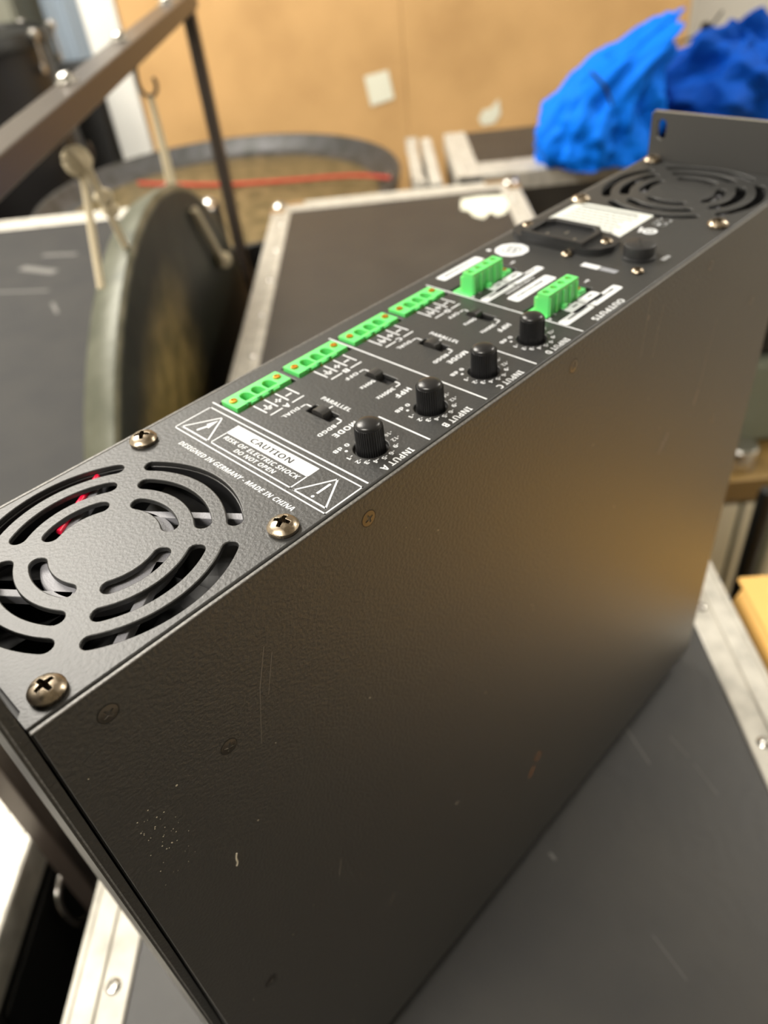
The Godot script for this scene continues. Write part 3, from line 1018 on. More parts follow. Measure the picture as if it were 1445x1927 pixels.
func bag(called: String, label: String, c: Vector3, r: Vector3, sd: int, m: Material, lean: Vector3) -> void:
	var t := thing(called, label, "bag", Vector3(c.x, LID, c.z))
	c -= t.position
	var f := FastNoiseLite.new()
	f.seed = sd
	f.frequency = 0.9
	f.fractal_type = FastNoiseLite.FRACTAL_RIDGED
	f.fractal_octaves = 2
	var g := FastNoiseLite.new()
	g.seed = sd + 50
	g.frequency = 0.7
	var nu := 120
	var nv := 80
	var P := []
	for j in nv + 1:
		var row := []
		for i in nu:
			var th := TAU * i / nu
			var ph := PI * j / nv
			var d := Vector3(sin(ph) * cos(th), cos(ph), sin(ph) * sin(th))
			var q := Vector3(d.x, d.y * 0.3, d.z).rotated(Vector3.UP, d.y * 0.9)
			var k := 1.0 + 0.30 * g.get_noise_3dv(d * 1.3) + 0.30 * f.get_noise_3dv(q * 0.75) + 0.11 * sin(5.0 * th + 2.2 * d.y + 4.0 * g.get_noise_3dv(d)) * sin(ph) + 0.10 * f.get_noise_3dv(Vector3(d.x, d.y * 2.0, d.z) * 0.9 + Vector3(7, 3, 1))
			var slim := 1.0 - 0.5 * maxf(0.0, d.y)
			var v := Vector3(d.x * r.x * slim, d.y * r.y, d.z * r.z * slim) * k
			if v.y > 0:
				v += Vector3(lean.x, 0, lean.z) * v.y * v.y / r.y
			v += c
			v.y = maxf(v.y, 0.002 + 0.003 * absf(f.get_noise_3dv(d * 3.0)))
			row.append(v)
		P.append(row)
	var st := begin()
	var nrm := func(i: int, j: int) -> Vector3:
		var a: Vector3 = P[j][(i + 1) % nu] - P[j][(i + nu - 1) % nu]
		var b: Vector3 = P[mini(j + 1, nv)][i] - P[maxi(j - 1, 0)][i]
		var n := a.cross(b)
		var o: Vector3 = P[j][i] - c
		if n.length() < 1e-12:
			return o.normalized()
		n = n.normalized()
		return n if n.dot(o) > 0 else -n
	var N := []
	for j in nv + 1:
		var row := []
		for i in nu:
			row.append(nrm.call(i, j))
		N.append(row)
	for j in nv:
		for i in nu:
			var i2 := (i + 1) % nu
			quadn(st, P[j][i], P[j][i2], P[j + 1][i2], P[j + 1][i], N[j][i], N[j][i2], N[j + 1][i2], N[j + 1][i])
	put("cloth", st, m, t)
	# gathered mouth with its cord
	st = begin()
	var mouth: Vector3 = P[18][int(nu * 0.58)]
	if sd == 9:
		box(st, mouth + Vector3(0.0, 0.02, 0.03), Vector3(0.018, 0.034, 0.016), 0.005, Basis(Vector3.FORWARD, -0.5))
		put("toggle", st, M.black_metal, t)
		st = begin()
		tube(st, spline([mouth + Vector3(-0.06, 0.0, 0.02), mouth + Vector3(-0.02, 0.012, 0.03), mouth + Vector3(0, 0.02, 0.03), mouth + Vector3(0.03, 0.05, 0.02)], 5), 0.0025, 6)
		put("drawstring", st, M.black_metal, t)
	else:
		var s: Vector3 = P[30][int(nu * 0.30)]
		tube(st, spline([s + Vector3(-0.03, 0.05, 0.01), s + Vector3(0, 0.02, 0.012), s + Vector3(0.02, -0.03, 0.012), s + Vector3(0.03, -0.08, 0.0)], 5), 0.003, 6)
		put("drawstring", st, M.black_metal, t)

# ------------------------------------------------------------------ the amplifier
func amplifier() -> void:
	var amp := thing("amplifier", "black rack power amplifier standing upright on its front panel, rear connectors up", "amplifier", Vector3(0, LID, 0))
	amp.rotation.y = PI / 4
	use_mm()
	chassis(amp)
	for x in [44.2, 376.0]:
		fan(amp, x)
	screws(amp)
	for i in 4:
		channel(amp, i)
	outputs(amp)
	rear_lettering(amp)
	use_m()

func chassis(amp: Node3D) -> void:
	var st := begin()
	var holes := []
	for cx in [44.2, 376.0]:
		for k in 4:
			for r in [[15.9, 20.7], [25.2, 30.0], [34.4, 39.0]]:
				holes.append(arc_slot(Vector2(cx, 0), r[0], r[1], PI / 2 * k, 3.4))
	for i in 4:
		var o := PITCH * i
		holes.append(hole_of(dense(rect(109.9 + o, -33.7, 136.2 + o, -22.9), 0.9)))
		holes.append(hole_of(dense(rect(124.7 + o, -4.9, 129.3 + o, 7.0), 0.8)))
		holes.append(hole_of(circle(Vector2(122.4 + o, 28.3), 5.6, 44)))
	holes.append(hole_of(dense(rect(223.5, -24.5, 256.0, -13.6), 0.9)))
	holes.append(hole_of(dense(rect(223.5, 12.6, 256.0, 23.6), 0.9)))
	var outer := dense(PackedVector2Array([Vector2(0.1, -41.2), Vector2(416.3, -41.2), Vector2(416.3, -37), Vector2(414.6, -35.5), Vector2(414.6, 35.5), Vector2(416.3, 37), Vector2(416.3, 41.0), Vector2(0.1, 41.0), Vector2(0.1, 37.2), Vector2(1.5, 35.6), Vector2(1.7, -35.5), Vector2(0.1, -37)]), 1.6)
	plate(st, outer, holes, 0.4, 1.5)
	# folded long edges of the rear panel
	for s in [-1.0, 1.0]:
		var z: float = 41.0 * s if s > 0 else -41.2
		for k in 3:
			var a0 := PI / 2 * k / 3
			var a1 := PI / 2 * (k + 1) / 3
			var f := func(a: float, x: float) -> Vector3: return Vector3(x, -0.8 * (1 - cos(a)), z + s * 0.8 * sin(a))
			var g := func(a: float) -> Vector3: return Vector3(0, cos(a), s * sin(a))
			quadn(st, f.call(a0, 0.1), f.call(a0, 416.3), f.call(a1, 416.3), f.call(a1, 0.1), g.call(a0), g.call(a0), g.call(a1), g.call(a1))
		quad(st, Vector3(0.1, -0.8, z + s * 0.8), Vector3(416.3, -0.8, z + s * 0.8), Vector3(416.3, -12, z + s * 0.8), Vector3(0.1, -12, z + s * 0.8), Vector3(0, 0, s))
	put("rear_panel", st, M.powder_coat, amp)
	# covers: the one we face and the one behind; their top edges are worn bright
	for s in [1.0, -1.0]:
		st = begin()
		var zo: float = 43.3 * s
		box(st, Vector3(208.5, -180.2, zo - s * 0.65), Vector3(415.8, 359.2, 1.3), 0.25)
		put("cover", st, M.cover_coat, amp)
		st = begin()
		box(st, Vector3(208.2, -0.55, zo - s * 0.62), Vector3(416.2, 0.7, 1.34), 0.3)
		put("cover_edge", st, M.worn_edge, amp, "pale worn edge of the cover")
	# inside: walls so that the slots look into a dark box
	st = begin()
	box(st, Vector3(208, -34, 0), Vector3(412, 1.5, 82))
	box(st, Vector3(0.9, -180, 0), Vector3(1.4, 356, 83.5))
	box(st, Vector3(415.5, -180, 0), Vector3(1.4, 356, 83.5))
	for x in [87.0, 333.0]:
		box(st, Vector3(x, -18, 0), Vector3(1.2, 31, 81))
	put("chassis", st, M.inner_black, amp)
	# front panel, on which it stands
	st = begin()
	box(st, Vector3(208, -367.2, 0), Vector3(419, 15.4, 78), 1.2)
	put("front_panel", st, M.plastic_black, amp)
	# rack ears at both ends, rising above the rear panel
	var ear := PackedVector2Array([Vector2(-41.5, 24), Vector2(42.3, 24), Vector2(42.3, -118), Vector2(40.0, -160), Vector2(26, -345), Vector2(-41.5, -345)])
	st = begin()
	var slot := PackedVector2Array()
	for i in 18:
		var a := TAU * i / 18.0
		slot.append(Vector2(-35.2 + 2.7 * cos(a), 15.2 + (2.4 if sin(a) >= 0 else -2.4) + 2.7 * sin(a)))
	var ears := PackedVector2Array([Vector2(-41.5, -40), Vector2(42.3, -40), Vector2(42.3, 22.5), Vector2(40.8, 24), Vector2(-40.0, 24), Vector2(-41.5, 22.5)])
	# inner face of the far ear: local x -> z, local z -> y, local y -> -x
	var xf := Transform3D(Basis(Vector3(0, 0, 1), Vector3(-1, 0, 0), Vector3(0, 1, 0)), Vector3(416.6, 0, 0))
	plate(st, dense(ears, 2.0), [hole_of(slot)], 0.3, 2.4, PackedVector2Array(), null, xf)
	extrude_rim(st, ears, xf, 2.4, false)
	var outside := Transform3D(Basis(Vector3(0, 0, 1), Vector3(1, 0, 0), Vector3(0, 1, 0)), Vector3(419.0, 0, 0))
	plate(st, dense(ears, 2.0), [hole_of(slot)], 0.3, 0.4, PackedVector2Array(), null, outside)
	put("rack_ear", st, M.ear_coat, amp)
	st = begin()
	box(st, Vector3(417.8, 24.1, 0.4), Vector3(2.2, 0.5, 81.5), 0.2)
	box(st, Vector3(417.8, -8, -41.4), Vector3(2.2, 62, 0.4), 0.15)
	put("ear_edge", st, M.steel, amp, "bright worn top edge of the far rack ear")
	st = begin()
	xf = Transform3D(Basis(Vector3(0, 0, 1), Vector3(-1, 0, 0), Vector3(0, 1, 0)), Vector3(-0.4, 0, 0))
	extrude(st, ear, 0.0, 3.6, xf)
	put("rack_ear", st, M.cover_coat, amp)
	st = begin()
	stroke_edge(st)
	put("ear_edge", st, M.worn_edge, amp, "dusty worn front edge of the near rack ear")

func extrude_rim(st: SurfaceTool, poly: PackedVector2Array, xf: Transform3D, d: float, bottom := true) -> void:
	var n := poly.size()
	var turn := -1.0 if Geometry2D.is_polygon_clockwise(poly) else 1.0
	for i in n:
		var a := poly[i]
		var b := poly[(i + 1) % n]
		var e := (b - a).normalized()
		var nn := xf.basis * Vector3(e.y, 0, -e.x) * turn
		quad(st, xf * Vector3(a.x, 0, a.y), xf * Vector3(b.x, 0, b.y), xf * Vector3(b.x, -d, b.y), xf * Vector3(a.x, -d, a.y), nn)
	if not bottom:
		return
	var ids := Geometry2D.triangulate_polygon(poly)
	for i in range(0, ids.size(), 3):
		var q := []
		for k in 3:
			q.append(xf * Vector3(poly[ids[i + k]].x, -d, poly[ids[i + k]].y))
		tri(st, q[0], q[1], q[2], -xf.basis.y, -xf.basis.y, -xf.basis.y)

func stroke_edge(st: SurfaceTool) -> void:
	var p := [Vector3(-3.6, 24, 42.35), Vector3(-3.6, -118, 42.35), Vector3(-3.6, -160, 40.05), Vector3(-3.6, -345, 26.05)]
	for i in 3:
		var a: Vector3 = p[i]
		var b: Vector3 = p[i + 1]
		var n := Vector3(0, b.z - a.z, a.y - b.y).normalized() * 1.0
		quad(st, a + Vector3(-0.5, 0, -0.2), b + Vector3(-0.5, 0, -0.2), b + Vector3(0.7, 0, 0.05), a + Vector3(0.7, 0, 0.05), (n + Vector3(-0.5, 0, 0)).normalized())

func fan(amp: Node3D, cx: float) -> void:
	var t := Node3D.new()
	t.name = numbered("fan", amp)
	amp.add_child(t, true)
	var c := Vector3(cx, 0, 0)
	# frame: square with a round opening and a round duct
	var st := begin()
	var hole := hole_of(circle(Vector2(cx, 0), 38.6, 80))
	var o := dense(rect(cx - 40, -40, cx + 40, 40), 2.5)
	var down := Transform3D(Basis.IDENTITY, Vector3(0, -1.7, 0))
	plate(st, o, [hole], 0.4, 24, PackedVector2Array(), null, down)
	put("frame", st, M.fan_black, t)
	st = begin()
	lathe(st, [Vector2(0, -3.0), Vector2(18.2, -3.0), Vector2(19.0, -3.4), Vector2(19.3, -4.2), Vector2(19.3, -9)], 56, Transform3D(Basis.IDENTITY, c))
	put("motor_hub", st, M.fan_grey, t)
	for k in 4:
		var b := Basis(Vector3.UP, -PI / 2 * k)
		st = begin()
		var p0 := Vector3(17.2, -4.6, -5.0)
		var p1 := Vector3(35.6, -4.6, 21.0)
		var d := (p1 - p0).normalized()
		box(st, c + b * ((p0 + p1) / 2), Vector3(3.0, 3.2, p0.distance_to(p1) + 6), 0.4, b * Basis(d.cross(Vector3.UP) * -1.0, Vector3.UP, d))
		put("strut", st, M.fan_grey, t)
		if k == 3 and cx < 100.0:
			st = begin()
			var w := []
			for s in 6:
				w.append(c + b * (p0.lerp(p1, s / 5.0 * 1.05) + Vector3(2.4, 2.0, 0.0)))
			tube(st, spline(w, 3), 0.95, 8)
			put("red_wire", st, M.red_wire, t)
	for k in 7:
		var a0 := TAU * k / 7.0 + 0.2
		st = begin()
		var nr := 6
		var na := 6
		var pos := func(i: int, j: int) -> Vector3:
			var r := lerpf(18.5, 37.6, i / float(nr))
			var a := a0 + lerpf(0.0, 0.72, j / float(na)) + 0.12 * i / nr
			var y := lerpf(-9.0, -21.0, j / float(na))
			return c + Vector3(cos(a) * r, y, sin(a) * r)
		for i in nr:
			for j in na:
				var q0: Vector3 = pos.call(i, j)
				var q1: Vector3 = pos.call(i + 1, j)
				var q2: Vector3 = pos.call(i + 1, j + 1)
				var q3: Vector3 = pos.call(i, j + 1)
				var n := (q1 - q0).cross(q3 - q0).normalized()
				if n.y < 0:
					n = -n
				quad(st, q0, q1, q2, q3, n)
				quad(st, q0 + Vector3(0, -1, 0), q1 + Vector3(0, -1, 0), q2 + Vector3(0, -1, 0), q3 + Vector3(0, -1, 0), -n)
		put("blade", st, M.fan_black, t)
	st = begin()
	lathe(st, [Vector2(0, -8), Vector2(18.8, -8), Vector2(18.8, -24), Vector2(0, -24)], 40, Transform3D(Basis.IDENTITY, c))
	put("rotor", st, M.fan_black, t)

func cross_head(r: float, dome: float, side: float, arm: float, wide: float, depth: float) -> ArrayMesh:
	# a screw head with a cross recess, at the origin, in millimetres
	var st := begin()
	var keep := off
	off = Vector3.ZERO
	var c := PackedVector2Array()
	var w := wide / 2
	c.append_array(PackedVector2Array([Vector2(arm, -w * 0.75), Vector2(arm, w * 0.75), Vector2(w, w), Vector2(w * 0.75, arm), Vector2(-w * 0.75, arm), Vector2(-w, w), Vector2(-arm, w * 0.75), Vector2(-arm, -w * 0.75), Vector2(-w, -w), Vector2(-w * 0.75, -arm), Vector2(w * 0.75, -arm), Vector2(w, -w)]))
	c = dense(c, r * 0.08)
	var extra := PackedVector2Array()
	for k in range(2, 10):
		var rr := r * 0.98 * k / 10.0
		for i in int(8 + k * 4):
			var p := Vector2.from_angle(TAU * i / int(8 + k * 4) + k * 0.3) * rr
			if not Geometry2D.is_point_in_polygon(p * 0.9, c) and not Geometry2D.is_point_in_polygon(p, c):
				extra.append(p)
	var hf := func(p: Vector2) -> float:
		var q := clampf(p.length() / r, 0.0, 0.999)
		return side + dome * (sqrt(1.0 - q * q * 0.985) if dome > 0.6 else 1.0 - q * q)
	plate(st, circle(Vector2.ZERO, r, 56), [hole_of(c)], r * 0.025, depth - side, extra, hf)
	lathe(st, [Vector2(r, side + dome * (sqrt(0.015) if dome > 0.6 else 0.0)), Vector2(r, side * 0.4), Vector2(r * 0.95, 0)], 56, Transform3D.IDENTITY)
	lathe(st, [Vector2(0, side - depth), Vector2(arm * 1.05, side - depth)], 20, Transform3D.IDENTITY)
	off = keep
	return st.commit()

func screws(amp: Node3D) -> void:
	var pan := cross_head(4.6, 2.3, 0.9, 2.5, 1.5, 1.2)
	var turn := [0.35, 0.15, 0.9, 0.4, 1.2, 0.6, 0.2, 0.7]
	var k := 0
	for cx in [44.2, 376.0]:
		for sx in [-1, 1]:
			for sz in [-1, 1]:
				if cx > 200 and sx > 0 and sz > 0 and false:
					continue
				var o := put_mesh("fan_screw", pan, M.nickel, amp)
				o.position = Vector3(cx + sx * 35.75, 0.05, sz * 35.75) * 0.001 + off
				o.rotation.y = turn[k]
				k += 1
	# two small pan screws by the mains inlet
	var small := cross_head(2.6, 1.4, 0.6, 1.5, 0.9, 0.8)
	for p in [[278.9, -3.6], [278.2, 31.0]]:
		var o := put_mesh("panel_screw", small, M.nickel, amp)
		o.position = Vector3(p[0], 0.05, p[1]) * 0.001 + off
		o.rotation.y = 0.4
	# flat screws sunk in the cover
	var flat := cross_head(2.6, 0.12, 0.02, 1.6, 0.8, 0.75)
	var fs := [[16.1, -9.6], [40.3, -52.0], [104.7, -9.3], [213.2, -9.3], [321.4, -9.8], [381.5, -50.3], [362.8, -112.5], [21.7, -192.0], [400.5, -9.8]]
	for i in fs.size():
		var o := put_mesh("cover_screw", flat, M.dark_nickel, amp)
		o.position = Vector3(fs[i][0], fs[i][1], 43.34) * 0.001 + off
		o.basis = Basis(Vector3.RIGHT, PI / 2) * Basis(Vector3.UP, 0.5 + i * 0.7)
		var st := begin()
		var xf := Transform3D(Basis(Vector3.RIGHT, PI / 2), Vector3(fs[i][0], fs[i][1], 43.33))
		lathe(st, [Vector2(2.55, 0.03), Vector2(2.9, 0.03)], 40, xf)
		put("screw_recess", st, M.inner_black, amp)

func channel(amp: Node3D, i: int) -> void:
	var o := PITCH * i
	# green three-pole socket
	var t := Node3D.new()
	t.name = numbered("input_socket", amp)
	amp.add_child(t, true)
	var st := begin()
	var x0 := 110.5 + o
	var x1 := 135.1 + o
	var top := 0.9
	var pts := dense(rect(x0, -33.3, x1, -24.4), 0.9)
	# three open bays with rounded backs and a slotted front lip
	var bays := []
	for k in 3:
		var c := 117.9 + o + 5.08 * k
		var p := PackedVector2Array()
		p.append(Vector2(c - 2.15, -25.9))
		for s in 9:
			var a := PI + PI * s / 8.0
			p.append(Vector2(c + 2.15 * cos(a), -28.8 + 2.6 * sin(a)))
		p.append(Vector2(c + 2.15, -25.9))
		bays.append(hole_of(dense(p, 0.7)))
	var up := Transform3D(Basis.IDENTITY, Vector3(0, top, 0))
	plate(st, pts, bays, 0.15, 7.0, PackedVector2Array(), null, up)
	extrude_rim(st, rect(x0, -33.3, x1, -24.4), up, 8.0)
	for k in 3:
		var c := 117.9 + o + 5.08 * k
		box(st, Vector3(c, 0.1, -24.2), Vector3(2.9, 1.1, 1.0), 0.15)
		box(st, Vector3(c - 2.5, 0.5, -24.9), Vector3(1.2, 1.5, 1.6), 0.2)
	put("housing", st, M.green_plastic, t)
	for k in 3:
		st = begin()
		box(st, Vector3(117.9 + o + 5.08 * k, -4.5, -28.6), Vector3(1.0, 4.0, 1.0), 0.2)
		put("pin", st, M.nickel, t)
	for x in [112.8, 132.7]:
		st = begin()
		lathe(st, [Vector2(0.0, 0.25), Vector2(0.75, 0.25), Vector2(0.85, 0.6), Vector2(1.35, 0.55), Vector2(1.5, 0.1), Vector2(1.5, 0)], 20, Transform3D(Basis.IDENTITY, Vector3(x + o, top, -29.3)))
		put("brass_insert", st, M.brass, t)
	# gain knob
	t = Node3D.new()
	t.name = numbered("knob", amp)
	amp.add_child(t, true)
	var kc := Vector3(122.4 + o, 0, 28.3)
	st = begin()
	var n := 38
	var poly := PackedVector2Array()
	for k in n * 4:
		var a := TAU * k / (n * 4)
		var r: float = [4.72, 4.78, 4.5, 4.46][k % 4]
		poly.append(Vector2(cos(a), sin(a)) * r)
	for k in poly.size():
		var j := (k + 1) % poly.size()
		var a := poly[k]
		var b := poly[j]
		var e := (b - a).normalized()
		var nn := Vector3(e.y, 0.05, -e.x)
		var f := 0.955
		quad(st, kc + Vector3(a.x, -1.2, a.y), kc + Vector3(b.x, -1.2, b.y), kc + Vector3(b.x * f, 8.2, b.y * f), kc + Vector3(a.x * f, 8.2, a.y * f), nn)
		tri(st, kc + Vector3(a.x * f, 8.2, a.y * f), kc + Vector3(b.x * f, 8.2, b.y * f), kc + Vector3(0, 8.2, 0), Vector3.UP, Vector3.UP, Vector3.UP)
	put("skirt", st, M.knob_black, t)
	st = begin()
	var prof := []
	for k in 8:
		var a := PI / 2 * k / 7.0
		prof.append(Vector2(4.05 * sin(a), 8.7 + 1.35 * cos(a)))
	prof.append(Vector2(4.12, 8.2))
	lathe(st, prof, 48, Transform3D(Basis.IDENTITY, kc))
	put("cap", st, M.knob_black, t)
	st = begin()
	lathe(st, [Vector2(0, 0.1), Vector2(0.35, 0.1), Vector2(0.55, 0.22), Vector2(0.7, 0.1), Vector2(0.7, -0.2)], 16, Transform3D(Basis(Vector3.RIGHT, -0.5) * Basis(Vector3.FORWARD, 0.3), kc + Vector3(1.6, 9.25, -2.6)))
	put("pointer_mark", st, M.plastic_black, t)
	st = begin()
	lathe(st, [Vector2(0, -1.3), Vector2(6.5, -1.3)], 24, Transform3D(Basis.IDENTITY, kc))
	put("recess", st, M.inner_black, t)
	# slide switch
	t = Node3D.new()
	t.name = numbered("slide_switch", amp)
	amp.add_child(t, true)
	st = begin()
	box(st, Vector3(127 + o, -2.6, 1.0), Vector3(5.6, 1.0, 13.2))
	box(st, Vector3(127 + o, -1.2, 7.6), Vector3(4.4, 1.6, 0.6))
	put("body", st, M.inner_black, t)
	st = begin()
	var lz := 0.6 if i % 2 == 0 else -2.0
	var lw := 5.6 if i % 2 == 0 else 4.6
	var q := PackedVector2Array([Vector2(-lw / 2, -2.5), Vector2(-lw / 2, 0.5), Vector2(-lw * 0.42, 1.0), Vector2(-lw * 0.2, 1.35), Vector2(lw * 0.2, 1.35), Vector2(lw * 0.42, 1.0), Vector2(lw / 2, 0.5), Vector2(lw / 2, -2.5)])
	# local x -> z, local z -> y, local y -> x
	extrude(st, q, -1.95, 1.95, Transform3D(Basis(Vector3(0, 0, 1), Vector3(1, 0, 0), Vector3(0, 1, 0)), Vector3(127 + o, 0.25, lz)), true)
	put("lever", st, M.lever_black, t)
	# lettering of this channel
	st = begin()
	var w := 0.62
	for x in [115.8, 120.75, 125.65, 130.55]:
		stroke(st, Vector2(x + o, -22.0), Vector2(x + o, -15.2), w)
	stroke(st, Vector2(115.9 + o, -12.7), Vector2(120.7 + o, -12.7), w)
	stroke(st, Vector2(125.6 + o, -12.7), Vector2(130.5 + o, -12.7), w)
	# earth sign, plus and minus
	stroke(st, Vector2(118.3 + o, -19.4), Vector2(118.3 + o, -17.4), 0.55)
	stroke(st, Vector2(116.9 + o, -17.4), Vector2(119.7 + o, -17.4), 0.55)
	stroke(st, Vector2(117.4 + o, -16.6), Vector2(119.2 + o, -16.6), 0.5)
	stroke(st, Vector2(117.9 + o, -15.9), Vector2(118.7 + o, -15.9), 0.45)
	stroke(st, Vector2(122.3 + o, -17.8), Vector2(124.3 + o, -17.8), 0.7)
	stroke(st, Vector2(123.3 + o, -18.8), Vector2(123.3 + o, -16.8), 0.7)
	stroke(st, Vector2(127.1 + o, -17.8), Vector2(129.1 + o, -17.8), 0.75)
	letters(st, ["A", "B", "C", "D"][i], Vector2(124.2 + o, -14.0), 2.4, 2.5)
	stroke(st, Vector2(125.3 + o, -7.9), Vector2(127.5 + o, -7.9), 0.55)
	stroke(st, Vector2(127.5 + o, -7.9), Vector2(127.5 + o, -5.4), 0.55)
	stroke(st, Vector2(127.5 + o, 7.6), Vector2(127.5 + o, 10.0), 0.55)
	stroke(st, Vector2(127.5 + o, 10.0), Vector2(125.3 + o, 10.0), 0.55)
	if i % 2 == 0:
		letters(st, "DUAL", Vector2(124.4 + o, -9.0), 7.2, 1.8)
		letters(st, "BDGD", Vector2(124.3 + o, 9.2), 7.6, 1.8)
		letters(st, "PARALLEL", Vector2(132.7 + o, -6.2), 14.0, 1.9, "z")
		stroke(st, Vector2(130.2 + o, 0.75), Vector2(131.8 + o, 0.75), 0.6)
		letters(st, "MODE", Vector2(129.8 + o, 13.3), 10.2, 2.4)
	else:
		letters(st, "OFF", Vector2(124.3 + o, -9.0), 6.0, 1.8)
		letters(st, "50Hz", Vector2(124.0 + o, -0.2), 6.8, 1.8)
		letters(st, "300Hz", Vector2(124.2 + o, 9.2), 8.4, 1.8)
		letters(st, "HPF", Vector2(127.2 + o, 13.4), 7.0, 2.4)
	for s in [["0", 119.5, 20.4, 1.5], ["-1", 115.8, 26.1, 2.1], ["-2", 116.0, 29.7, 2.2], ["-3", 117.4, 32.1, 2.2], ["-4", 119.5, 33.9, 2.2], ["-5", 122.3, 34.8, 2.2], ["-6", 125.4, 34.9, 2.2], ["-9", 128.9, 33.3, 2.2], ["-12", 132.1, 30.5, 3.2], ["-16", 132.6, 26.9, 3.2], ["-20", 132.1, 23.0, 3.2]]:
		letters(st, s[0], Vector2(s[1] + o, s[2]), s[3], 1.65)
	letters(st, "dB", Vector2(116.7 + o, 20.2), 3.4, 1.75)
	patch(st, circle(Vector2(116.3 + o, 23.5), 0.52, 16))
	letters(st, "INPUT " + ["A", "B", "C", "D"][i], Vector2(129.4 + o, 38.0), 13.2, 2.6)
	put("channel_lettering", st, M.print_white, amp, "white print for input " + ["A", "B", "C", "D"][i])

func outputs(amp: Node3D) -> void:
	for z in [-18.4, 18.2]:
		# green four-pole plug in its socket
		var t := Node3D.new()
		t.name = numbered("output_plug", amp)
		amp.add_child(t, true)
		var st := begin()
		var h := 8.6
		var holes := []
		for k in 4:
			holes.append(hole_of(circle(Vector2(227.7 + 5.0 * k, z + 2.3), 1.55, 20)))
		var o := dense(rect(225.2, z, 245.2, z + 5.2), 1.0)
		var up := Transform3D(Basis.IDENTITY, Vector3(0, h, 0))
		plate(st, o, holes, 0.15, 2.2, PackedVector2Array(), null, up)
		extrude_rim(st, rect(225.2, z, 245.2, z + 5.2), up, h + 3)
		for k in 5:
			box(st, Vector3(225.9 + 4.6 * k, 3.2, z + 5.4), Vector3(0.7, h * 0.95, 0.9), 0.2)
		box(st, Vector3(235.0, 0.6, z + 6.0), Vector3(2.6, 2.2, 2.0), 0.3)
		box(st, Vector3(235.2, h * 0.4, z - 0.8), Vector3(19.6, h * 0.7, 1.8), 0.3)
		put("plug_body", st, M.green_plastic, t)
		for k in 4:
			st = begin()
			lathe(st, [Vector2(0, 0), Vector2(1.4, 0)], 16, Transform3D(Basis.IDENTITY, Vector3(227.7 + 5.0 * k, h - 1.6, z + 2.3)))
			box(st, Vector3(227.7 + 5.0 * k, h - 1.5, z + 2.3), Vector3(2.4, 0.3, 0.45))
			put("clamp_screw", st, M.nickel, t)
		st = begin()
		box(st, Vector3(237.5, -2.2, z + 0.6), Vector3(29.0, 5.0, 9.6), 0.4)
		box(st, Vector3(250.3, 0.2, z + 1.8), Vector3(4.4, 1.8, 6.0), 0.4)
		put("socket", st, M.green_plastic, t)
		st = begin()
		lathe(st, [Vector2(0, 0.3), Vector2(1.2, 0.3), Vector2(1.4, 0)], 16, Transform3D(Basis.IDENTITY, Vector3(250.3, 1.1, z + 1.9)))
		put("flange_screw", st, M.brass, t)
		st = begin()
		box(st, Vector3(239.7, -6, z - 1.0), Vector3(33.5, 1.0, 12))
		put("recess", st, M.inner_black, t)
	# mains inlet
	var t := Node3D.new()
	t.name = "mains_inlet"
	amp.add_child(t, true)
	var st := begin()
	var fl := PackedVector2Array([Vector2(281.5, -31), Vector2(285, -37), Vector2(290, -39.3), Vector2(297, -39.3), Vector2(301, -37), Vector2(303.5, -31), Vector2(303.5, 3), Vector2(301, 9), Vector2(297, 11.6), Vector2(290, 11.6), Vector2(285, 9), Vector2(281.5, 3)])
	extrude(st, fl, 0.0, 3.0, Transform3D.IDENTITY, true)
	put("flange", st, M.plastic_black, t)
	st = begin()
	var ring_in := hole_of(dense(PackedVector2Array([Vector2(284.0, -27.2), Vector2(297.0, -27.2), Vector2(300.4, -23.4), Vector2(300.4, -4.0), Vector2(297.0, -0.6), Vector2(284.0, -0.6)]), 1.0))
	var body := PackedVector2Array([Vector2(281.8, -30.2), Vector2(298.0, -30.2), Vector2(302.6, -25.6), Vector2(302.6, -2.2), Vector2(298.0, 1.9), Vector2(281.8, 1.9)])
	var up2 := Transform3D(Basis.IDENTITY, Vector3(0, 5.4, 0))
	plate(st, dense(body, 1.2), [ring_in], 0.5, 15, PackedVector2Array(), null, up2)
	extrude_rim(st, body, up2, 5.4)
	put("shroud", st, M.plastic_black, t)
	st = begin()
	box(st, Vector3(292, -9.8, -14), Vector3(17, 1, 27))
	put("socket_floor", st, M.inner_black, t)
	for p in [[289.2, -21.2], [289.2, -6.8], [294.6, -14.0]]:
		st = begin()
		box(st, Vector3(p[0], -3.4, p[1]), Vector3(4.0, 13.0, 2.0), 0.5)
		put("contact_pin", st, M.steel, t)
	var hd := cross_head(2.7, 1.2, 0.3, 1.5, 0.9, 0.6)
	for z in [-34.6, 7.0]:
		var o := put_mesh("flange_screw", hd, M.nickel, t)
		o.position = Vector3(293.6, 3.0, z) * 0.001 + off
		o.rotation.y = 0.5
	# fuse holder
	t = Node3D.new()
	t.name = "fuse_holder"
	amp.add_child(t, true)
	st = begin()
	lathe(st, [Vector2(0, 6.1), Vector2(5.9, 6.1), Vector2(6.5, 5.8), Vector2(6.7, 5.2), Vector2(6.7, 1.2), Vector2(7.4, 1.0), Vector2(7.4, 0)], 48, Transform3D(Basis.IDENTITY, Vector3(292.5, 0, 23.5)))
	put("cap", st, M.plastic_black, t)
	st = begin()
	box(st, Vector3(292.5, 6.15, 23.5), Vector3(7.5, 0.3, 1.3), 0.1, Basis(Vector3.UP, 0.6))
	put("slot", st, M.inner_black, t)

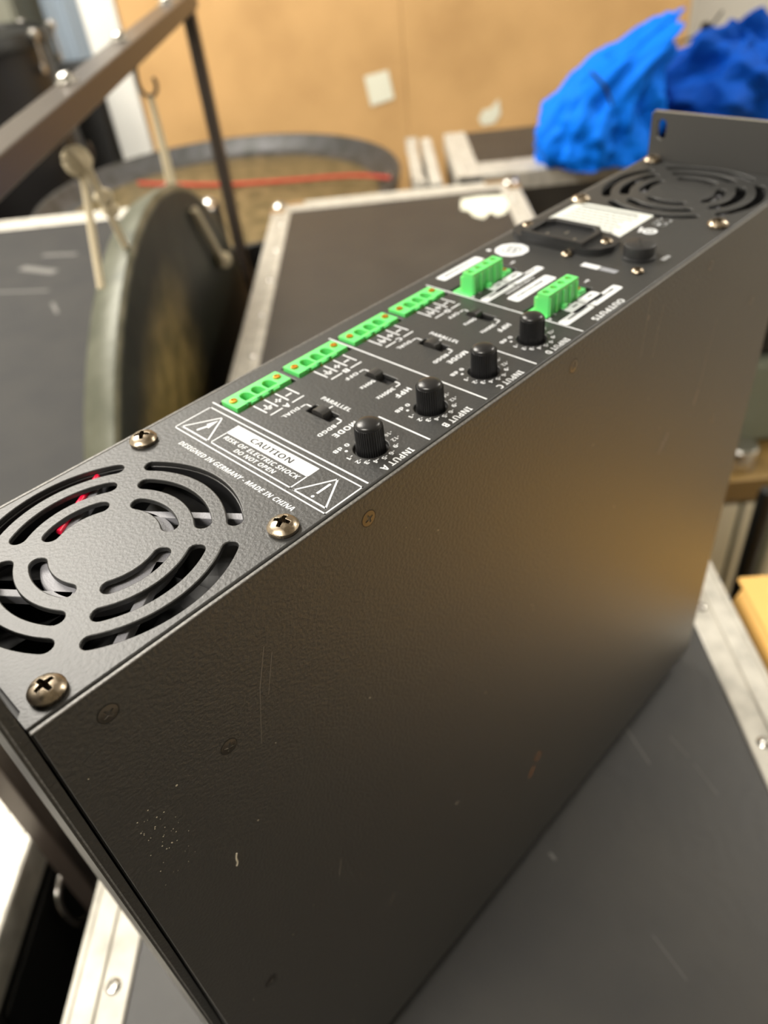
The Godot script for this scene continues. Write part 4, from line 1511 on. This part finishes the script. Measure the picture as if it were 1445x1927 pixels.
func rear_lettering(amp: Node3D) -> void:
	var st := begin()
	# rules between the channels
	stroke(st, Vector2(108.8, -36.2), Vector2(108.8, 40.2), 0.62)
	stroke(st, Vector2(136.4, 18.4), Vector2(136.4, 40.2), 0.62)
	stroke(st, Vector2(165.1, -36.2), Vector2(165.1, 40.2), 0.62)
	stroke(st, Vector2(193.2, 18.4), Vector2(193.2, 40.2), 0.62)
	stroke(st, Vector2(222.4, -36.2), Vector2(222.4, 40.4), 0.62)
	put("ruling_lines", st, M.print_white, amp)
	# warning panel
	st = begin()
	strokes(st, [Vector2(106.4, -34.4), Vector2(106.4, 40.4), Vector2(91.4, 40.4), Vector2(91.4, -34.4), Vector2(106.4, -34.4)], 0.5)
	strokes(st, [Vector2(104.7, -25.3), Vector2(93.2, -32.7), Vector2(93.2, -18.2), Vector2(104.7, -25.3)], 0.6)
	strokes(st, [Vector2(104.7, 31.8), Vector2(93.2, 24.8), Vector2(93.2, 38.8), Vector2(104.7, 31.8)], 0.6)
	strokes(st, [Vector2(99.9, -16.6), Vector2(93.3, -16.6), Vector2(93.3, 23.2), Vector2(99.9, 23.2)], 0.5)
	patch(st, rect(99.9, -16.85, 105.0, 23.45))
	# bolt and exclamation mark
	patch(st, PackedVector2Array([Vector2(102.9, -25.0), Vector2(99.0, -26.6), Vector2(98.7, -25.7), Vector2(95.0, -27.0), Vector2(94.6, -26.1), Vector2(98.0, -24.9), Vector2(97.7, -24.0), Vector2(101.4, -24.7)]))
	stroke(st, Vector2(96.7, 31.7), Vector2(101.4, 31.7), 0.85)
	patch(st, circle(Vector2(94.6, 31.7), 0.55, 16))
	letters(st, "RISK OF ELECTRIC SHOCK", Vector2(97.1, -15.1), 36.5, 1.85, "z", 0.05, 0.15)
	letters(st, "DO NOT OPEN", Vector2(94.5, -6.3), 19.6, 1.75, "z", 0.05, 0.15)
	put("warning_print", st, M.print_white, amp, "white caution print between two warning triangles")
	st = begin()
	letters(st, "CAUTION", Vector2(101.2, -6.4), 20.2, 2.35, "z", 0.08)
	font.font_weight = 700
	put("caution_word", st, M.print_dark, amp)
	st = begin()
	letters(st, "DESIGNED IN GERMANY - MADE IN CHINA", Vector2(86.2, -25.1), 56.8, 1.9, "z", 0.05, 0.2)
	put("origin_print", st, M.print_white, amp)
	# output labels
	st = begin()
	var rr := func(x0: float, z0: float, x1: float, z1: float) -> PackedVector2Array:
		var o := PackedVector2Array()
		var r := 1.1
		for c in [[x1 - r, z1 - r, 0.0], [x0 + r, z1 - r, PI / 2], [x0 + r, z0 + r, PI], [x1 - r, z0 + r, PI * 1.5]]:
			for k in 5:
				o.append(Vector2(c[0], c[1]) + Vector2.from_angle(c[2] + PI / 2 * k / 4.0) * r)
		return o
	patch(st, rr.call(229.8, -37.6, 257.6, -32.2))
	patch(st, rr.call(229.6, 0.3, 257.0, 6.2))
	for b in [[-8.1, -12.2, -4.0], [29.0, 24.8, 33.6]]:
		patch(st, rr.call(223.0, b[0], 242.1, b[2]))
		patch(st, rr.call(242.6, b[0], 262.9, b[2]))
		patch(st, rr.call(233.0, b[1], 242.1, b[0] + 1.5))
		patch(st, rr.call(242.6, b[1], 253.4, b[0] + 1.5))
	for q in [-16.5, 20.0]:
		for x in [228.5, 233.5, 239, 245]:
			stroke(st, Vector2(x, q + 2.8), Vector2(x, q + 4.6), 0.4)
	letters(st, "+", Vector2(262.0, -20.2), 2.0, 2.0)
	letters(st, "-", Vector2(260.0, -19.4), 1.4, 0.6)
	letters(st, "+", Vector2(262.0, 17.2), 2.0, 2.0)
	letters(st, "-", Vector2(260.0, 18.0), 1.4, 0.6)
	patch(st, circle(Vector2(266.2, -36.7), 1.2, 12))
	letters(st, "+", Vector2(224.8, 24.3), 1.6, 1.6)
	letters(st, "+", Vector2(224.8, -13.0), 1.6, 1.6)
	letters(st, "CLASS 2 WIRING", Vector2(252.3, -2.9), 19.0, 1.3)
	letters(st, "OUTPUTS", Vector2(252.9, 37.6), 20.6, 2.9)
	letters(st, "FUSE", Vector2(299.6, 32.4), 5.6, 2.2)
	patch(st, rect(272.2, 7.4, 276.0, 15.7))
	put("output_print", st, M.print_white, amp, "white print and label fields around the green output plugs")
	st = begin()
	for l in [[231.8, -35.6, 16.0], [231.8, 2.6, 17.0], [226.0, -6.8, 12.0], [245.0, -6.8, 12.0], [226.0, 30.6, 12.0], [245.0, 30.6, 12.0], [235.5, -10.6, 3.0], [246.0, -10.6, 3.0], [235.5, 26.4, 3.0], [246.0, 26.4, 3.0]]:
		var x: float = l[0] + 2.0
		var rng := RandomNumberGenerator.new()
		rng.seed = int(l[0] * 7 + l[1])
		while x < l[0] + 2.0 + l[2]:
			var w := rng.randf_range(0.6, 1.3)
			stroke(st, Vector2(x, l[1] + 0.3), Vector2(x + w * 0.5, l[1] + 0.3), rng.randf_range(0.7, 1.1), 0.09)
			x += w + 0.5
	put("label_small_print", st, M.print_grey, amp).set_meta("kind", "stuff")
	st = begin()
	patch(st, rect(272.4, 16.3, 275.8, 24.0))
	put("dim_field", st, M.dim_print, amp)
	# round approval mark
	st = begin()
	var c := Vector2(271.8, -28.0)
	patch(st, circle(c, 7.9, 10))
	put("approval_mark", st, M.print_white, amp, "ten-sided white approval mark")
	st = begin()
	ring(st, c, 3.9, 4.4, 0.09)
	ring(st, c, 1.6, 2.1, 0.09)
	strokes(st, [c + Vector2(2.8, -2.2), c + Vector2(-2.6, -1.2), c + Vector2(2.4, 1.6), c + Vector2(-2.4, 2.4)], 0.45, 0.09)
	put("approval_print", st, M.print_grey, amp)
	# rating label and conformity marks
	st = begin()
	extrude(st, rr.call(306.6, -36.0, 338.8, 5.4), 0.02, 0.15, Transform3D.IDENTITY)
	put("rating_label", st, M.label_white, amp, "white rating label beside the far fan grille")
	st = begin()
	var rng2 := RandomNumberGenerator.new()
	rng2.seed = 5
	for k in 8:
		var x := 335.0 - k * 3.4
		var z := -31.0
		var stop := rng2.randf_range(-8.0, 1.0)
		while z < stop:
			var w2 := rng2.randf_range(0.8, 2.6)
			stroke(st, Vector2(x, z), Vector2(x, z + w2), 0.9 if k else 1.5, 0.17)
			z += w2 + 1.5
	put("rating_print", st, M.print_grey, amp).set_meta("kind", "stuff")
	st = begin()
	# CE sign: two open rings, and the crossed-out mark below it
	for k in 2:
		var cc := Vector2(335.0 - k * 4.2, 12.6)
		for s in 14:
			var a0 := PI * 0.28 + PI * 1.44 * s / 14.0 + PI / 2
			var a1 := PI * 0.28 + PI * 1.44 * (s + 1) / 14.0 + PI / 2
			stroke(st, cc + Vector2(sin(a0) * 2.6 , cos(a0) * 3.0), cc + Vector2(sin(a1) * 2.6, cos(a1) * 3.0), 0.75)
	stroke(st, Vector2(330.8, 12.6), Vector2(328.6, 12.6), 0.7)
	ring(st, Vector2(320.4, 13.2), 2.0, 3.4)
	letters(st, "B", Vector2(321.4, 12.0), 2.2, 2.4)
	stroke(st, Vector2(322.6, 8.0), Vector2(317.8, 9.4), 1.2)
	put("conformity_marks", st, M.print_white, amp)
	# lint, scratches and dents on the cover
	st = begin()
	var on_cover := Transform3D(Basis(Vector3.RIGHT, PI / 2), Vector3(0, 0, 43.32))
	var rng3 := RandomNumberGenerator.new()
	rng3.seed = 77
	for k in 46:
		var p := Vector3(rng3.randf_range(4, 400), -rng3.randf_range(4, 320), 43.33)
		lathe(st, [Vector2(0, 0.1), Vector2(rng3.randf_range(0.12, 0.42), 0.0)], 7, Transform3D(Basis(Vector3.RIGHT, PI / 2), p))
	for k in 40:
		var p := Vector3(rng3.randf_range(8, 20), -rng3.randf_range(50, 84), 43.33)
		lathe(st, [Vector2(0, 0.1), Vector2(rng3.randf_range(0.1, 0.28), 0.0)], 6, Transform3D(Basis(Vector3.RIGHT, PI / 2), p))
	put("lint_specks", st, M.lint, amp).set_meta("kind", "stuff")
	st = begin()
	tube(st, spline([Vector3(29.8, -100.0, 43.45), Vector3(29.0, -102.2, 43.5), Vector3(28.9, -104.6, 43.5), Vector3(28.2, -106.0, 43.4)], 4), 0.28, 6)
	put("lint_thread", st, M.lint, amp)
	st = begin()
	for q in cover_wear():
		var pts: Array = q
		for k in pts.size() - 1:
			var a := Vector3(pts[k].x, pts[k].y, 43.33)
			var b := Vector3(pts[k + 1].x, pts[k + 1].y, 43.33)
			var d := (b - a).normalized()
			var s: Vector3 = Vector3(-d.y, d.x, 0) * pts[k].z * 0.5
			quad(st, a + s, b + s, b - s, a - s, Vector3(0, 0, 1))
	patch_on_cover(st, Vector2(333.5, -84.0), Vector2(5.5, 1.5), 1.2)
	patch_on_cover(st, Vector2(303.5, -95.0), Vector2(7.0, 2.0), 0.9)
	patch_on_cover(st, Vector2(135.2, -212.2), Vector2(1.6, 0.9), 0.9)
	patch_on_cover(st, Vector2(351.0, -171.0), Vector2(2.4, 0.8), 0.7)
	put("scratch_marks", st, M.dust, amp).set_meta("kind", "stuff")
	st = begin()
	lathe(st, [Vector2(0, -0.1), Vector2(2.2, -0.1), Vector2(2.6, 0.2), Vector2(3.2, 0.05)], 24, Transform3D(Basis(Vector3.RIGHT, PI / 2), Vector3(205.0, -256.5, 43.32)))
	patch_on_cover(st, Vector2(199.5, -266.0), Vector2(5.0, 1.7), 1.0)
	put("rusty_hole", st, M.rust, amp, "rusty screw hole near the lower edge of the cover")

func patch_on_cover(st: SurfaceTool, c: Vector2, r: Vector2, turn: float) -> void:
	var rng := RandomNumberGenerator.new()
	rng.seed = int(c.x)
	var pts := []
	for i in 20:
		var p := Vector2(cos(TAU * i / 20) * r.x, sin(TAU * i / 20) * r.y) * rng.randf_range(0.75, 1.1)
		pts.append(c + p.rotated(turn))
	for i in 20:
		var a: Vector2 = pts[i]
		var b: Vector2 = pts[(i + 1) % 20]
		tri(st, Vector3(c.x, c.y, 43.36), Vector3(a.x, a.y, 43.34), Vector3(b.x, b.y, 43.34), Vector3(0, 0, 1), Vector3(0, 0, 1), Vector3(0, 0, 1))

func cover_wear() -> Array:
	# polylines on the cover, in millimetres; z is the width
	return [
		[Vector3(60, -26, 0.25), Vector3(55, -40, 0.2), Vector3(50, -62, 0.2)],
		[Vector3(62, -30, 0.2), Vector3(57, -45, 0.2)],
		[Vector3(66, -160, 0.3), Vector3(63, -170, 0.3)],
		[Vector3(88, -230, 0.5), Vector3(84, -236, 0.5)],
		[Vector3(268, -4, 0.5), Vector3(266, -30, 0.3)],
		[Vector3(341, -44, 0.5), Vector3(337, -62, 0.8), Vector3(335.5, -78, 1.0)],
		[Vector3(280.7, -12, 0.5), Vector3(277, -35, 0.3)],
		[Vector3(268.9, -12, 1.6), Vector3(267.8, -14, 1.6)],
	]
